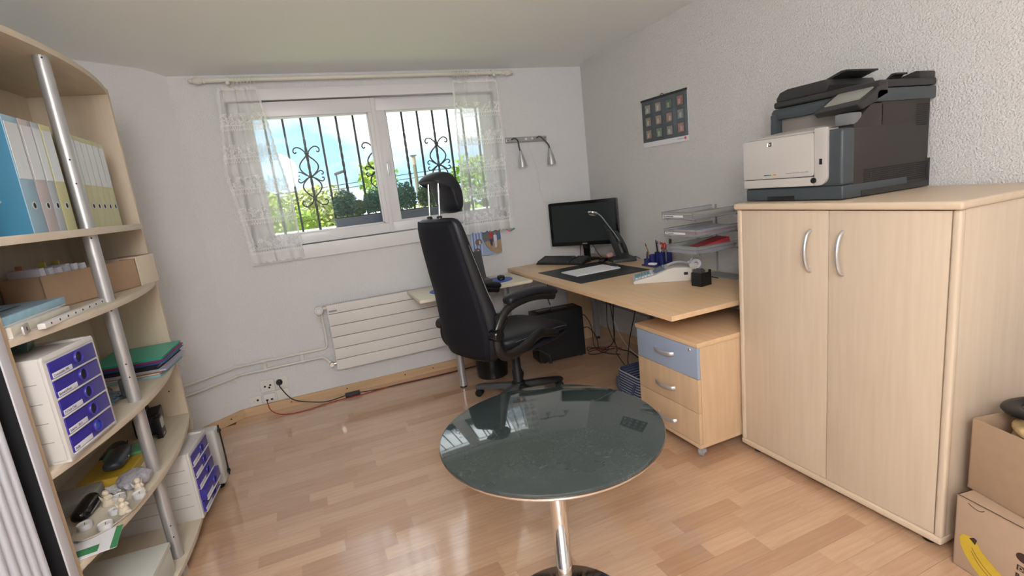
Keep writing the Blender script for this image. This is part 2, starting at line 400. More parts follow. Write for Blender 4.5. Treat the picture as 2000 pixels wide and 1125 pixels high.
# ------------------------------------------------------------------ wrought-iron grille outside
gr = thing('window_grille', 'dark wrought-iron security grille with scrolls outside the window', 'grille', (0.63, 4.30, 1.15))
GY = 4.30
for z in (2.105, 1.19): box('rail', -0.50, 1.76, GY - 0.006, GY + 0.006, z - 0.008, z + 0.008, IRON, gr, 0.001)
bars = [0.005 + 0.1275 * k for k in range(-3, 14)]
for i, bx in enumerate(bars):
    if i % 2 == 0:
        bm = bmesh.new(); n = 60; prev = None
        for k in range(n + 1):
            z = 1.15 + (2.11 - 1.15) * k / n; a = 0 if (z > 1.95 or z < 1.22) else (z - 1.22) * 26
            ring = [bm.verts.new((bx + 0.0105 * cos(a + j * pi / 2 + pi / 4), GY + 0.0105 * sin(a + j * pi / 2 + pi / 4), z)) for j in range(4)]
            if prev:
                for j in range(4): bm.faces.new((prev[j], prev[(j + 1) % 4], ring[(j + 1) % 4], ring[j]))
            prev = ring
        bm2('twisted_bar', bm, IRON, gr)
    else: box('bar', bx - 0.0075, bx + 0.0075, GY - 0.0075, GY + 0.0075, 1.15, 2.11, IRON, gr)
def spiral(cx, cz, r0, a0, turns, n=16):
    return [(cx + r0 * (1 - 0.62 * k / n) * cos(a0 + turns * 2 * pi * k / n), GY - 0.01, cz + r0 * (1 - 0.62 * k / n) * sin(a0 + turns * 2 * pi * k / n)) for k in range(n + 1)]
def scroll(cx):
    zc = 1.655
    for sx in (-1, 1):
        for sz in (-1, 1):
            P = lambda u, w: (cx + sx * u, GY - 0.012, zc + sz * w)
            # tall S: from the middle collar out, back to the outer collar, and out into a curl
            tube('scroll', [P(0.010, 0.0), P(0.035, 0.022), P(0.060, 0.050), P(0.066, 0.085), P(0.045, 0.120), P(0.014, 0.150), P(0.004, 0.175)], 0.0058, IRON, gr, 6, 5)
            tube('scroll', [P(0.004, 0.172), P(0.030, 0.205), P(0.060, 0.222), P(0.085, 0.215), P(0.094, 0.195), P(0.084, 0.180), P(0.072, 0.188)], 0.0052, IRON, gr, 6, 5)
            tube('scroll', [P(0.004, 0.004), P(0.030, 0.012), P(0.055, 0.030), P(0.078, 0.040), P(0.094, 0.028), P(0.090, 0.012), P(0.078, 0.014)], 0.0048, IRON, gr, 6, 5)
    for z in (0.0, 0.175, -0.175):
        lathe('collar', [(0, -0.014), (0.013, -0.010), (0.018, 0), (0.013, 0.010), (0, 0.014)], IRON, gr, (cx, GY - 0.012, zc + z), 10)
for cx in (0.1325, 0.6425, 1.1525): scroll(cx)
for cx in (0.26, 0.83, 1.02): tube('top_curl', [(cx - 0.03, GY, 2.112), (cx - 0.018, GY, 2.128), (cx, GY, 2.118), (cx + 0.018, GY, 2.128), (cx + 0.03, GY, 2.112)], 0.004, IRON, gr, 6, 4)

# ------------------------------------------------------------------ outdoors
GRASS = mat('meadow', (0.26, 0.36, 0.08), 0.9, var=0.3, vscale=1.5)
g = box('lawn', -60, 80, 4.9, 130, -2.2, -2.0, GRASS); tag(g, 'green meadow stretching beyond the window', 'grass', kind='stuff')
PAVE = mat('mown lawn', (0.46, 0.58, 0.26), 0.9, var=0.15, vscale=4)
tag(box('front_lawn', -8, 12, 4.345, 9.6, -0.3, 0.55, PAVE), 'pale mown lawn directly outside the window', 'lawn', kind='stuff')
LEAFC = [((0.34, 0.46, 0.07), 'lime'), ((0.25, 0.38, 0.07), 'mid'), ((0.40, 0.43, 0.14), 'olive'), ((0.16, 0.26, 0.15), 'deep'), ((0.12, 0.24, 0.19), 'box')]
def leafmat(c, n):
    m = mat('leaf ' + n, c, 0.6, var=0.45, vscale=3.0); b = m.node_tree.nodes['Principled BSDF']
    b.inputs['Subsurface Weight'].default_value = 0.0
    return m
LEAF = [leafmat(c, n) for c, n in LEAFC]
BARK = mat('bark', (0.12, 0.08, 0.05), 0.9)
def leaves(name, blobs, n, size, ma, parent, seed):
    r = random.Random(seed); vs = []; fs = []
    for _ in range(n):
        (bx, by, bz, br, bh) = r.choice(blobs)
        while True:
            p = Vector((r.uniform(-1, 1), r.uniform(-1, 1), r.uniform(-1, 1)))
            if 0.25 < p.length < 1: break
        c = Vector((bx + p.x * br, by + p.y * br, bz + p.z * bh)); s = size * r.uniform(0.6, 1.3)
        u = Vector((r.uniform(-1, 1), r.uniform(-1, 1), r.uniform(-0.6, 0.6))).normalized(); w = u.cross(Vector((r.uniform(-1, 1), r.uniform(-1, 1), r.uniform(-1, 1)))).normalized()
        k = len(vs); vs += [c - u * s, c - w * s * 0.5, c + u * s, c + w * s * 0.5]; fs.append((k, k + 1, k + 2, k + 3))
    me = bpy.data.meshes.new(name); me.from_pydata([tuple(v) for v in vs], [], fs)
    return link(name, me, ma, parent)
trees = [(-2.6, 17, 2.3, 1.7, 1, 'rounded mid green tree left of the curtained pane'), (-0.5, 15, 1.95, 1.5, 0, 'bright lime green bush below the first grille scroll'),
         (0.9, 18, 2.15, 1.5, 2, 'olive yellow bush beside the street lamp'), (2.0, 13.5, 2.45, 0.95, 0, 'lime green tree leaning behind the middle mullion'),
         (3.4, 16, 1.25, 1.4, 2, 'low olive bush behind the second flower box'), (5.3, 15, 2.5, 1.5, 1, 'mid green tree behind the chair headrest'),
         (6.6, 13, 2.6, 1.4, 0, 'lime green tree behind the right lace curtain'), (-4.8, 19, 2.6, 2.0, 1, 'broad mid green tree behind the left lace curtain'),
         (-1.4, 20, 2.4, 1.6, 2, 'olive tree farther behind the lime bush')]
for i, (tx, ty, top, rad, k, lab) in enumerate(trees):
    T = thing('garden_tree', lab, 'tree', (tx, ty, -2.0), 0, 'trees and bushes in the garden')
    rod('trunk', (tx, ty, -2.0), (tx, ty, top - rad * 0.8), 0.12, BARK, T, 8, 0.06)
    r = random.Random(40 + i); bl = []
    for _ in range(9):
        br = rad * r.uniform(0.40, 0.62); bz = top - br - r.uniform(0, 1) * (top + 1.2 - br * 1.2)
        bl.append((tx + r.uniform(-1, 1) * rad * 0.75, ty + r.uniform(-1, 1) * rad * 0.5, bz, br, br))
    bl.append((tx, ty, top - rad * 0.55, rad * 0.55, rad * 0.55))
    leaves('foliage', bl, 5200, 0.085, LEAF[k], T, 90 + i)
# pale terrace railing
rl = thing('terrace_railing', 'low white railing with thin balusters along the lawn edge', 'railing', (0.8, 9.2, 0.55))
WRAIL = mat('white railing', (0.86, 0.86, 0.84), 0.6)
box('top_rail', -3.5, 6.5, 9.17, 9.23, 1.04, 1.075, WRAIL, rl); box('bottom_rail', -3.5, 6.5, 9.18, 9.22, 0.66, 0.69, WRAIL, rl)
k = 0
x = -3.4
while x < 6.5:
    box('baluster', x - 0.014, x + 0.014, 9.19, 9.21, 0.55, 1.04, WRAIL, rl); x += 0.11
# street lamp, pole and power lines
DPOST = mat('dark post', (0.10, 0.10, 0.11), 0.6)
L1 = thing('street_lamp', 'thin street lamp rising above the olive bush', 'street lamp', (1.93, 26, -2.0))
rod('post', (1.93, 26, -2.0), (1.93, 26, 2.86), 0.035, DPOST, L1, 8); box('lamp_head', 1.85, 2.30, 25.85, 26.15, 2.84, 2.96, DPOST, L1, 0.03, rot=Matrix.Rotation(-0.25, 3, 'Y'))
L2 = thing('utility_pole', 'weathered utility pole with pale cap carrying the wires', 'pole', (4.40, 20, -2.0))
rod('post', (4.40, 20, -2.0), (4.40, 20, 2.60), 0.085, mat('weathered wood', (0.20, 0.18, 0.14), 0.9), L2, 10, 0.07)
lathe('cap', [(0.075, 0), (0.08, 0.33), (0.0, 0.34)], mat('pole cap', (0.42, 0.32, 0.25), 0.8), L2, (4.40, 20, 2.60), 10)
box('cap_plate', 4.29, 4.51, 19.9, 20.1, 2.93, 2.96, DPOST, L2)
for z, dz in ((2.30, 0), (2.12, 0.06)):
    a = (4.40, 20, z); tube('wire', [a, (-2, 22, z - 0.25 + dz), (-9, 24.5, z + dz)], 0.016, DPOST, L2, 5, 6); tube('wire', [a, (9, 19, z + 0.15), (15, 18, z + 0.5)], 0.016, DPOST, L2, 5, 6)
# planters on the outer sill
PLG = mat('slate planter', (0.17, 0.19, 0.25), 0.6, var=0.2, vscale=8)
for x0, x1, lab in ((0.245, 0.655, 'grey window box planter outside the left pane'), (0.735, 1.33, 'grey window box planter outside the right pane, behind the headrest')):
    P = thing('flower_box', lab, 'planter', ((x0 + x1) / 2, 4.20, 1.165), 0, 'planters on the outer sill')
    i0 = 0.02
    hexa('trough', [(x0 + i0, 4.135, 1.165), (x1 - i0, 4.135, 1.165), (x1 - i0, 4.245, 1.165), (x0 + i0, 4.245, 1.165), (x0, 4.12, 1.31), (x1, 4.12, 1.31), (x1, 4.26, 1.31), (x0, 4.26, 1.31)], PLG, P, 0.004)
    box('rim', x0 - 0.006, x1 + 0.006, 4.114, 4.266, 1.302, 1.318, PLG, P, 0.003)
    box('soil', x0 + 0.01, x1 - 0.01, 4.13, 4.25, 1.317, 1.322, mat('soil', (0.05, 0.035, 0.025), 0.95), P)
for i, (sx, w, hgt, lab, k) in enumerate(((0.34, 0.085, 0.185, 'round clipped shrub at the end of the left planter', 4), (0.56, 0.085, 0.16, 'bluish green shrub in the left planter near the mullion', 4),
                            (0.44, 0.045, 0.10, 'sparse small shrub between the two rounder planter shrubs', 3), (0.81, 0.085, 0.20, 'dark green shrub in the right planter beside the mullion', 4), (1.00, 0.085, 0.18, 'looser shrub in the right planter beside the headrest', 3), (1.19, 0.085, 0.17, 'shrub in the right planter hidden half by the headrest', 4))):
    S = thing('planter_shrub', lab, 'shrub', (sx, 4.19, 1.32), 0, 'shrubs in the planters')
    rod('stem', (sx, 4.19, 1.318), (sx, 4.19, 1.40), 0.006, BARK, S, 6)
    leaves('foliage', [(sx, 4.19, 1.33 + hgt * 0.55, w, hgt * 0.55), (sx + w * 0.4, 4.19, 1.33 + hgt * 0.45, w * 0.7, hgt * 0.5), (sx - w * 0.4, 4.19, 1.33 + hgt * 0.4, w * 0.7, hgt * 0.45)], 1500, 0.014, LEAF[k], S, 300 + i)

# ------------------------------------------------------------------ fill lantern, added unseen behind the viewpoint to brighten the room
LX, LY, LZ = -0.20, -0.62, 1.98
cl = thing('fill_lantern', 'unseen round white lantern added behind the viewpoint as fill light', 'lamp', (LX, LY, LZ))
lathe('ceiling_rose', [(0.05, 0.03), (0.055, 0.0), (0.03, -0.02), (0, -0.02)], WHITE, cl, (LX, LY, 2.43), 24)
rod('cord', (LX, LY, LZ + 0.27), (LX, LY, 2.42), 0.004, WHITE, cl, 8)
OPAL = mat('fill lantern glow', (0.9, 0.88, 0.85), 0.4, emit=(1.0, 0.97, 0.945), estr=FILL)
lathe('shade', [(0.0, -0.30)] + [(0.30 * sin(k * pi / 18), -0.30 * cos(k * pi / 18)) for k in range(1, 17)] + [(0.05, 0.295)], OPAL, cl, (LX, LY, LZ), 28)
lathe('holder', [(0.052, 0.285), (0.052, 0.31), (0.01, 0.325)], WHITE, cl, (LX, LY, LZ), 24)
# ------------------------------------------------------------------ tall cabinet
cb = thing('storage_cabinet', 'tall pale maple two-door cabinet carrying the printer', 'cabinet', (2.15, 1.352, 0))
CX, CY0, CY1 = 1.846, 0.917, 1.788
box('side_panel', CX + 0.022, 2.43, CY0 + 0.002, CY0 + 0.022, 0.03, 1.196, MAPLE, cb, 0.002); box('side_panel', CX + 0.022, 2.43, CY1 - 0.022, CY1 - 0.002, 0.03, 1.196, MAPLE, cb, 0.002)
for y0, y1 in ((CY0, CY0 + 0.026), (CY1 - 0.026, CY1)): box('corner_post', CX - 0.002, CX + 0.026, y0, y1, 0.055, 1.196, MAPLE, cb, 0.011, 4)
box('base_board', CX - 0.004, 2.43, CY0, CY1, 0.03, 0.058, MAPLE_H, cb, 0.008, 3)
box('back_panel', 2.42, 2.43, CY0 + 0.02, CY1 - 0.02, 0.05, 1.19, MAPLE, cb)
box('top_board', CX - 0.016, 2.452, CY0 - 0.008, CY1 + 0.006, 1.196, 1.223, MAPLE_H, cb, 0.011, 4)
for y0, y1, hy in ((CY0 + 0.028, 1.3425, 1.287), (1.3455, CY1 - 0.028, 1.42)):
    d_ = box('door', CX + 0.002, CX + 0.020, y0, y1, 0.060, 1.192, MAPLE, cb, 0.0015)
    tube('handle', [(CX + 0.001, hy, 0.95), (CX - 0.018, hy, 0.965), (CX - 0.030, hy, 1.0), (CX - 0.034, hy, 1.033), (CX - 0.030, hy, 1.066), (CX - 0.018, hy, 1.10), (CX + 0.001, hy, 1.115)], 0.0075, SILVER, d_, 10, 4)
for fx in (CX + 0.05, 2.38):
    for fy in (CY0 + 0.06, CY1 - 0.06): lathe('foot', [(0.024, 0), (0.026, 0.012), (0.016, 0.02), (0.016, 0.031)], BLACK, cb, (fx, fy, 0), 14)

# ------------------------------------------------------------------ multifunction printer
pr = thing('laser_printer', 'black and silver office printer with scanner lid on the maple cabinet', 'printer', (2.2, 1.56, 1.223))
PRS = mat('printer silver', (0.56, 0.53, 0.50), 0.38, 0.15); PRB = mat('printer black', (0.030, 0.029, 0.030), 0.42); PRG = mat('printer slate grey', (0.055, 0.066, 0.075), 0.42); PRBR = mat('printer brown black', (0.036, 0.030, 0.028), 0.5)
Y0, Y1 = 1.335, 1.80
# rear body with sloped shoulder
box('body', 1.975, 2.43, Y0 + 0.006, Y1 - 0.006, 1.228, 1.490, PRBR, pr, 0.004)
box('rear_body', 2.13, 2.43, Y0 + 0.006, Y1 - 0.006, 1.488, 1.578, PRBR, pr, 0.003)
prism('near_shoulder', [(1.975, 1.486), (2.14, 1.486), (2.14, 1.572), (2.07, 1.572), (1.975, 1.50)], 0.062, PRBR, pr, 'xz', Y0 + 0.006, 0.003)
box('front_block', 1.912, 1.982, Y0 + 0.004, Y1, 1.278, 1.492, PRG, pr, 0.014, 3)
box('paper_tray', 1.914, 2.30, Y0 + 0.004, Y1 - 0.004, 1.226, 1.279, PRG, pr, 0.008, 3)
box('tray_slot', 1.9125, 1.93, 1.545, 1.68, 1.226, 1.246, BLACK, pr, 0.003)
# silver toner door with rounded corner at the lower right
def rrect(u0, u1, v0, v1, r, n=5, which=(1, 1, 1, 1)):
    out = []
    for k, (cu, cv, a0) in enumerate(((u0, v0, pi), (u1, v0, 1.5 * pi), (u1, v1, 0), (u0, v1, 0.5 * pi))):
        rk = r * which[k]
        cu2 = cu + (rk if k in (0, 3) else -rk); cv2 = cv + (rk if k in (0, 1) else -rk)
        if rk == 0: out.append((cu, cv)); continue
        for i in range(n + 1): out.append((cu2 + rk * cos(a0 + i * pi / 2 / n), cv2 + rk * sin(a0 + i * pi / 2 / n)))
    return out
dr = prism('toner_door', rrect(1.447, 1.793, 1.322, 1.49, 0.012), 0.016, PRS, pr, 'yz', 1.897, 0.003)
prism('lower_flap', rrect(1.447, 1.793, 1.284, 1.3195, 0.010, 4, (0, 1, 1, 0)), 0.014, PRS, pr, 'yz', 1.899, 0.003)
prism('side_fascia', rrect(1.392, 1.4455, 1.284, 1.505, 0.035, 6, (1, 0, 0, 0.3)), 0.014, PRS, pr, 'yz', 1.899, 0.003)
lathe('tray_latch', [(0.011, 0), (0.011, 0.006), (0, 0.008)], BLACK, pr, (1.8992, 1.446, 1.305), 12, M4=Matrix.Rotation(-pi / 2, 4, 'Y'))
box('usb_port', 1.8965, 1.90, 1.412, 1.423, 1.365, 1.387, BLACK, pr, 0.001)
lg = box('logo_plate', 1.8950, 1.8972, 1.637, 1.660, 1.458, 1.475, CHROME, dr, 0.003)
lathe('logo_disc', [(0.0072, 0), (0.0072, 0.0012), (0, 0.0012)], INK, dr, (1.8950, 1.6485, 1.4665), 20, M4=Matrix.Rotation(-pi / 2, 4, 'Y'))
text('logo_letters', 'hp', 0.0105, PAPER, dr, frame((1.8935, 1.6485, 1.4635), (0, -1, 0.0), (0.0, 0, 1)), 0.0002, 'CENTER', 0.0002)
for k, c in enumerate(((0.02, 0.03, 0.12), (0.03, 0.10, 0.35), (0.05, 0.35, 0.15), (0.7, 0.55, 0.05), (0.6, 0.15, 0.1))):
    box('colour_bar', 1.8965, 1.8974, 1.668 - k * 0.012, 1.680 - k * 0.012, 1.336, 1.340, mat('bar%d' % k, c, 0.5), dr)
text('model_text', 'LaserJet CM1415fn color MFP', 0.0085, mat('printed grey', (0.25, 0.26, 0.32), 0.6), dr, frame((1.8966, 1.572, 1.338), (0, -1, 0), (0, 0, 1)), 0.0002)
# output bay
box('output_bay', 1.985, 2.20, 1.40, Y1 - 0.03, 1.488, 1.50, PRS, pr, 0.004)
prism('output_ramp', [(1.94, 1.49), (2.2, 1.505), (2.2, 1.55), (2.15, 1.525), (1.94, 1.500)], 0.30, PRS, pr, 'xz', 1.46, 0.002)
box('bay_wall', 2.115, 2.132, 1.40, Y1 - 0.012, 1.492, 1.58, mat('bay grey', (0.24, 0.215, 0.195), 0.5), pr, 0.003)
box('bay_post', 2.07, 2.12, Y1 - 0.030, Y1 - 0.004, 1.49, 1.60, PRG, pr, 0.006)
box('bay_block', 1.955, 2.02, Y0 + 0.006, 1.405, 1.50, 1.545, mat('printer mid grey', (0.16, 0.165, 0.175), 0.45), pr, 0.008)
# scanner unit
prism('scanner_base', [(2.085, 1.575), (2.455, 1.575), (2.455, 1.625), (2.10, 1.625), (2.085, 1.61)], Y1 - Y0 + 0.006, PRG, pr, 'xz', Y0 - 0.002, 0.008)
prism('scanner_lid', rrect(2.10, 2.455, 1.627, 1.655, 0.010), Y1 - Y0 + 0.002, PRB, pr, 'xz', Y0, 0.005)
prism('feeder_body', [(1.56, 1.655), (1.802, 1.655), (1.802, 1.672), (1.782, 1.695), (1.745, 1.704), (1.56, 1.706), (1.545, 1.68)], 0.30, PRB, pr, 'yz', 2.115, 0.006)
prism('feeder_flap', [(1.715, 1.672), (1.705, 1.681), (1.535, 1.732), (1.510, 1.732), (1.510, 1.725), (1.53, 1.722)], 0.20, PRB, pr, 'yz', 2.17, 0.002)
prism('stop_flap', [(1.425, 1.650), (1.385, 1.684), (1.365, 1.684), (1.365, 1.677), (1.38, 1.676), (1.415, 1.645)], 0.07, PRB, pr, 'yz', 2.25, 0.002)
prism('lid_ridge', [(Y0 + 0.003, 1.654), (1.47, 1.654), (1.455, 1.665), (Y0 + 0.02, 1.685), (Y0 + 0.003, 1.68)], 0.10, PRB, pr, 'yz', 2.35, 0.005)
# tilted control panel at the near end
hexa('control_panel', [(2.01, 1.333, 1.55), (2.01, 1.52, 1.545), (2.16, 1.52, 1.60), (2.16, 1.333, 1.60), (1.985, 1.333, 1.572), (1.985, 1.52, 1.565), (2.15, 1.52, 1.655), (2.15, 1.333, 1.655)], PRB, pr, 0.008, 3)
hexa('touch_screen', [(2.022, 1.355, 1.5905), (2.022, 1.495, 1.5855), (2.115, 1.495, 1.636), (2.115, 1.355, 1.637), (2.02, 1.355, 1.5945), (2.02, 1.495, 1.5895), (2.113, 1.495, 1.640), (2.113, 1.355, 1.641)], mat('pale screen', (0.30, 0.30, 0.27), 0.25), pr)
# vents on the near side: rows of small holes
bm = bmesh.new()
for i in range(46):
    for j in range(9):
        if j < 9: bmbox(bm, 2.035 + i * 0.0085, 2.040 + i * 0.0085, Y0 + 0.0045, Y0 + 0.0065, 1.262 + j * 0.0078, 1.266 + j * 0.0078)
for i in range(9):
    for j in range(11): bmbox(bm, 2.345 + i * 0.0085, 2.350 + i * 0.0085, Y0 + 0.0045, Y0 + 0.0065, 1.475 + j * 0.0078, 1.479 + j * 0.0078)
o = bm2('vent_holes', bm, BLACK, pr); o['kind'] = 'stuff'
prism('rear_foot', [(2.02, 1.2265), (2.44, 1.2265), (2.44, 1.34), (2.428, 1.34), (2.428, 1.25), (2.02, 1.25)], 0.004, PRB, pr, 'xz', Y0 + 0.002)
box('side_grip', 2.18, 2.32, Y0 + 0.0035, Y0 + 0.01, 1.231, 1.243, BLACK, pr, 0.002)

# ------------------------------------------------------------------ drawer pedestal
pd = thing('drawer_pedestal', 'beech drawer pedestal on castors with blue top drawer under the desk end', 'drawer unit', (1.87, 2.03, 0))
PX, PA, PB = 1.59, 1.797, 2.262
BLUEF = mat('blue grey drawer front', (0.33, 0.40, 0.53), 0.4)
box('carcass', PX + 0.019, 2.14, PA, PB, 0.082, 0.582, BEECHX, pd, 0.002)
box('top_board', PX - 0.004, 2.15, PA - 0.006, PB + 0.006, 0.583, 0.606, BEECH, pd, 0.002)
box('base_board', PX, 2.14, PA, PB, 0.064, 0.084, BEECHX, pd, 0.002)
for (z0, z1, ma, hz) in ((0.424, 0.580, BLUEF, 0.508), (0.250, 0.421, BEECHX, 0.325), (0.086, 0.247, BEECHX, 0.145)):
    d_ = box('drawer', PX, PX + 0.018, PA + 0.002, PB - 0.002, z0, z1, ma, pd, 0.0015)
    bm = bmesh.new(); pts = [(PX + 0.001, 2.105, hz), (PX - 0.014, 2.095, hz), (PX - 0.024, 2.065, hz), (PX - 0.027, 2.035, hz), (PX - 0.024, 2.005, hz), (PX - 0.014, 1.975, hz), (PX + 0.001, 1.965, hz)]
    sweep_bm(bm, smoothpath(pts, 4), 0.0045, 8, False, 2.4, (0, 0, 1)); bmesh.ops.recalc_face_normals(bm, faces=bm.faces); bm2('handle', bm, SILVER, d_, angle=50)
    if ma is BLUEF:
        lathe('lock', [(0.009, 0), (0.009, 0.003), (0.006, 0.006), (0, 0.006)], CHROME, d_, (PX, 1.845, 0.563), 16, M4=Matrix.Rotation(-pi / 2, 4, 'Y'))
        box('keyhole', PX - 0.0068, PX - 0.0055, 1.8442, 1.8458, 0.559, 0.567, INK, d_)
def castor(x, y, parent, ma, r=0.026):
    c = lathe('castor', [(r * 0.7, -0.011), (r, -0.009), (r, 0.009), (r * 0.7, 0.011)], ma, parent, (x, y, r), 18, M4=Matrix.Rotation(pi / 2, 4, 'X') @ Matrix.Rotation(0.5, 4, 'Y'))
    lathe('hood', [(r * 0.9, r * 0.9), (r * 0.8, r * 1.6), (0.008, r * 1.9), (0.008, 0.066)], ma, c, (x, y, 0), 14)
CGREY = mat('grey castor plastic', (0.33, 0.33, 0.35), 0.45)
for cx, cy in ((1.635, 1.84), (1.635, 2.22), (2.09, 1.84), (2.09, 2.22)): castor(cx, cy, pd, CGREY)

# ------------------------------------------------------------------ desk along the right wall
dk = thing('office_desk', 'beech office desk with grey metal frame along the right wall', 'desk', (1.95, 2.9, 0))
DX, DY0, DY1 = 1.506, 1.86, 3.950
prism('desk_top', [(DX, DY0), (2.395, DY0), (2.395, 2.6), (2.372, DY1), (DX + 0.02, DY1), (DX, 3.42)], 0.026, BEECH, dk, 'xy', 0.715, 0.0025)
box('modesty_panel', 2.25, 2.268, 3.03, 3.84, 0.345, 0.715, GREY, dk, 0.003)
for ly, lx in ((3.79, 2.235), (3.05, 2.27), (1.95, 2.30)):
    l_ = box('leg', lx, lx + 0.05, ly, ly + 0.035, 0.02, 0.715, GREY, dk, 0.004)
    lathe('foot', [(0.02, 0), (0.02, 0.012), (0.008, 0.014), (0.008, 0.03)], BLACK, l_, (lx + 0.025, ly + 0.015, 0), 12)
box('corner_panel', 2.03, 2.25, 3.86, 3.88, 0.0, 0.715, BEECHX, dk, 0.002)
box('spacer_block', 1.74, 1.78, 2.20, 2.24, 0.607, 0.715, BEECHX, dk, 0.002)

# ------------------------------------------------------------------ side table against the radiator
CREAMW = wood('cream laminate', (0.74, 0.69, 0.54), (0.78, 0.73, 0.59), 0.4, (1.5, 12, 12), 2.5)
stt = thing('side_table', 'narrow cream side table with round silver legs under the window', 'table', (1.08, 3.645, 0))
box('table_top', 0.650, DX - 0.004, 3.402, 3.862, 0.697, 0.719, CREAMW, stt, 0.0025)
for lx, ly in ((0.895, 3.49), (1.43, 3.80)):
    l_ = rod('leg', (lx, ly, 0.012), (lx, ly, 0.697), 0.028, ALU, stt, 24)
    lathe('foot', [(0.027, 0), (0.027, 0.012)], BLACK, l_, (lx, ly, 0), 20)
box('frame_rail', 0.70, 1.43, 3.785, 3.815, 0.66, 0.697, GREY, stt, 0.002)

# ------------------------------------------------------------------ round glass table in the foreground
rt = thing('round_table', 'round smoked glass table on a chrome pole in the middle of the room', 'table', (0.591, 1.323, 0))
SMOKE = mat('smoked black glass', (0.02, 0.03, 0.03), 0.045, ior=1.75)
t = SMOKE.node_tree; b = t.nodes['Principled BSDF']
tcn = t.nodes.new('ShaderNodeTexCoord'); n1 = t.nodes.new('ShaderNodeTexNoise'); n1.inputs['Scale'].default_value = 5; n1.inputs['Detail'].default_value = 8; n1.inputs['Roughness'].default_value = 0.7
vr = t.nodes.new('ShaderNodeTexVoronoi'); vr.feature = 'DISTANCE_TO_EDGE'; vr.inputs['Scale'].default_value = 60; vr.inputs['Randomness'].default_value = 1
mpx = t.nodes.new('ShaderNodeMapping'); mpx.inputs['Scale'].default_value = (1, 3.2, 1); mpx.inputs['Rotation'].default_value = (0, 0, 0.8)
rp = t.nodes.new('ShaderNodeMapRange'); rp.inputs['From Min'].default_value = 0.0; rp.inputs['From Max'].default_value = 0.018; rp.inputs['To Min'].default_value = 1; rp.inputs['To Max'].default_value = 0
rn = t.nodes.new('ShaderNodeMapRange'); rn.inputs['From Min'].default_value = 0.42; rn.inputs['From Max'].default_value = 0.75; rn.inputs['To Max'].default_value = 0.8
mu = t.nodes.new('ShaderNodeMath'); mu.operation = 'MULTIPLY'
mx = t.nodes.new('ShaderNodeMix'); mx.data_type = 'RGBA'; mx.inputs['A'].default_value = (0.026, 0.038, 0.038, 1); mx.inputs['B'].default_value = (0.20, 0.23, 0.24, 1)
ad = t.nodes.new('ShaderNodeMath'); ad.operation = 'MULTIPLY_ADD'; ad.inputs[1].default_value = 0.10
t.links.new(tcn.outputs['Object'], n1.inputs['Vector']); t.links.new(tcn.outputs['Object'], mpx.inputs[0]); t.links.new(mpx.outputs[0], vr.inputs['Vector'])
t.links.new(vr.outputs['Distance'], rp.inputs['Value']); t.links.new(n1.outputs['Fac'], rn.inputs['Value']); t.links.new(rp.outputs[0], mu.inputs[0]); t.links.new(rn.outputs[0], mu.inputs[1])
t.links.new(rn.outputs[0], ad.inputs[0]); t.links.new(mu.outputs[0], ad.inputs[2]); t.links.new(ad.outputs[0], mx.inputs['Factor']); t.links.new(mx.outputs['Result'], b.inputs['Base Color'])
TX, TY, TR = 0.591, 1.323, 0.342
lathe('glass_top', [(0, 0), (TR - 0.005, 0), (TR - 0.001, 0.002), (TR, 0.005), (TR, 0.010), (TR - 0.0015, 0.0135), (TR - 0.005, 0.015), (0, 0.015)], SMOKE, rt, (TX, TY, 0.665), 96)
lathe('rim_ring', [(TR - 0.014, 0), (TR - 0.008, 0), (TR - 0.006, 0.004), (TR - 0.006, 0.0085), (TR - 0.014, 0.0085)], CHROME, rt, (TX, TY, 0.6565), 96, caps=False)
lathe('mount_plate', [(0, 0), (0.11, 0), (0.11, 0.006), (0, 0.006)], CHROME, rt, (TX, TY, 0.659), 40)
lathe('upper_pole', [(0.024, 0.196), (0.0265, 0.199), (0.0265, 0.650), (0.035, 0.659)], CHROME, rt, (TX, TY, 0), 36)
lathe('lower_pole', [(0.022, 0.02), (0.022, 0.187), (0.0245, 0.189), (0.0245, 0.194), (0.022, 0.196)], CHROME, rt, (TX, TY, 0), 36)
lathe('base_disc', [(0, 0), (0.215, 0), (0.222, 0.004), (0.215, 0.010), (0.06, 0.022), (0.03, 0.04), (0.022, 0.05)], CHROME, rt, (TX, TY, 0), 64)

# ------------------------------------------------------------------ office chair (local frame: +x is where it faces)
oc = thing('office_chair', 'black high-back office chair with headrest on chrome rods at the side table', 'chair', (1.165, 3.055, 0), radians(20), world=False)
def oval(fc, hw, ht, z, n=16, p=3.2, bow=0.0, tz=0.0):
    out = []
    for k in range(n):
        a = 2 * pi * k / n; c, s = cos(a), sin(a)
        u = (abs(c) ** (2 / p)) * (1 if c >= 0 else -1) * ht; v = (abs(s) ** (2 / p)) * (1 if s >= 0 else -1) * hw
        out.append((fc + u + bow * (v / hw) ** 2, v, z + tz * u))
    return out
B = [(-0.335, 0.165, 0.030, 0.385, .02), (-0.352, 0.215, 0.052, 0.415, .03), (-0.366, 0.252, 0.060, 0.50, .035), (-0.368, 0.258, 0.064, 0.60, .038), (-0.382, 0.252, 0.062, 0.70, .04), (-0.405, 0.235, 0.058, 0.82, .04),
     (-0.432, 0.226, 0.054, 0.95, .036), (-0.456, 0.214, 0.050, 1.08, .030), (-0.476, 0.203, 0.046, 1.19, .028), (-0.486, 0.193, 0.040, 1.255, .025), (-0.490, 0.173, 0.027, 1.285, .02)]
bk = loft('backrest', [oval(f_, w_, t_, z_, 20, 3.6, bw) for f_, w_, t_, z_, bw in B], LEATHER, oc, 1)
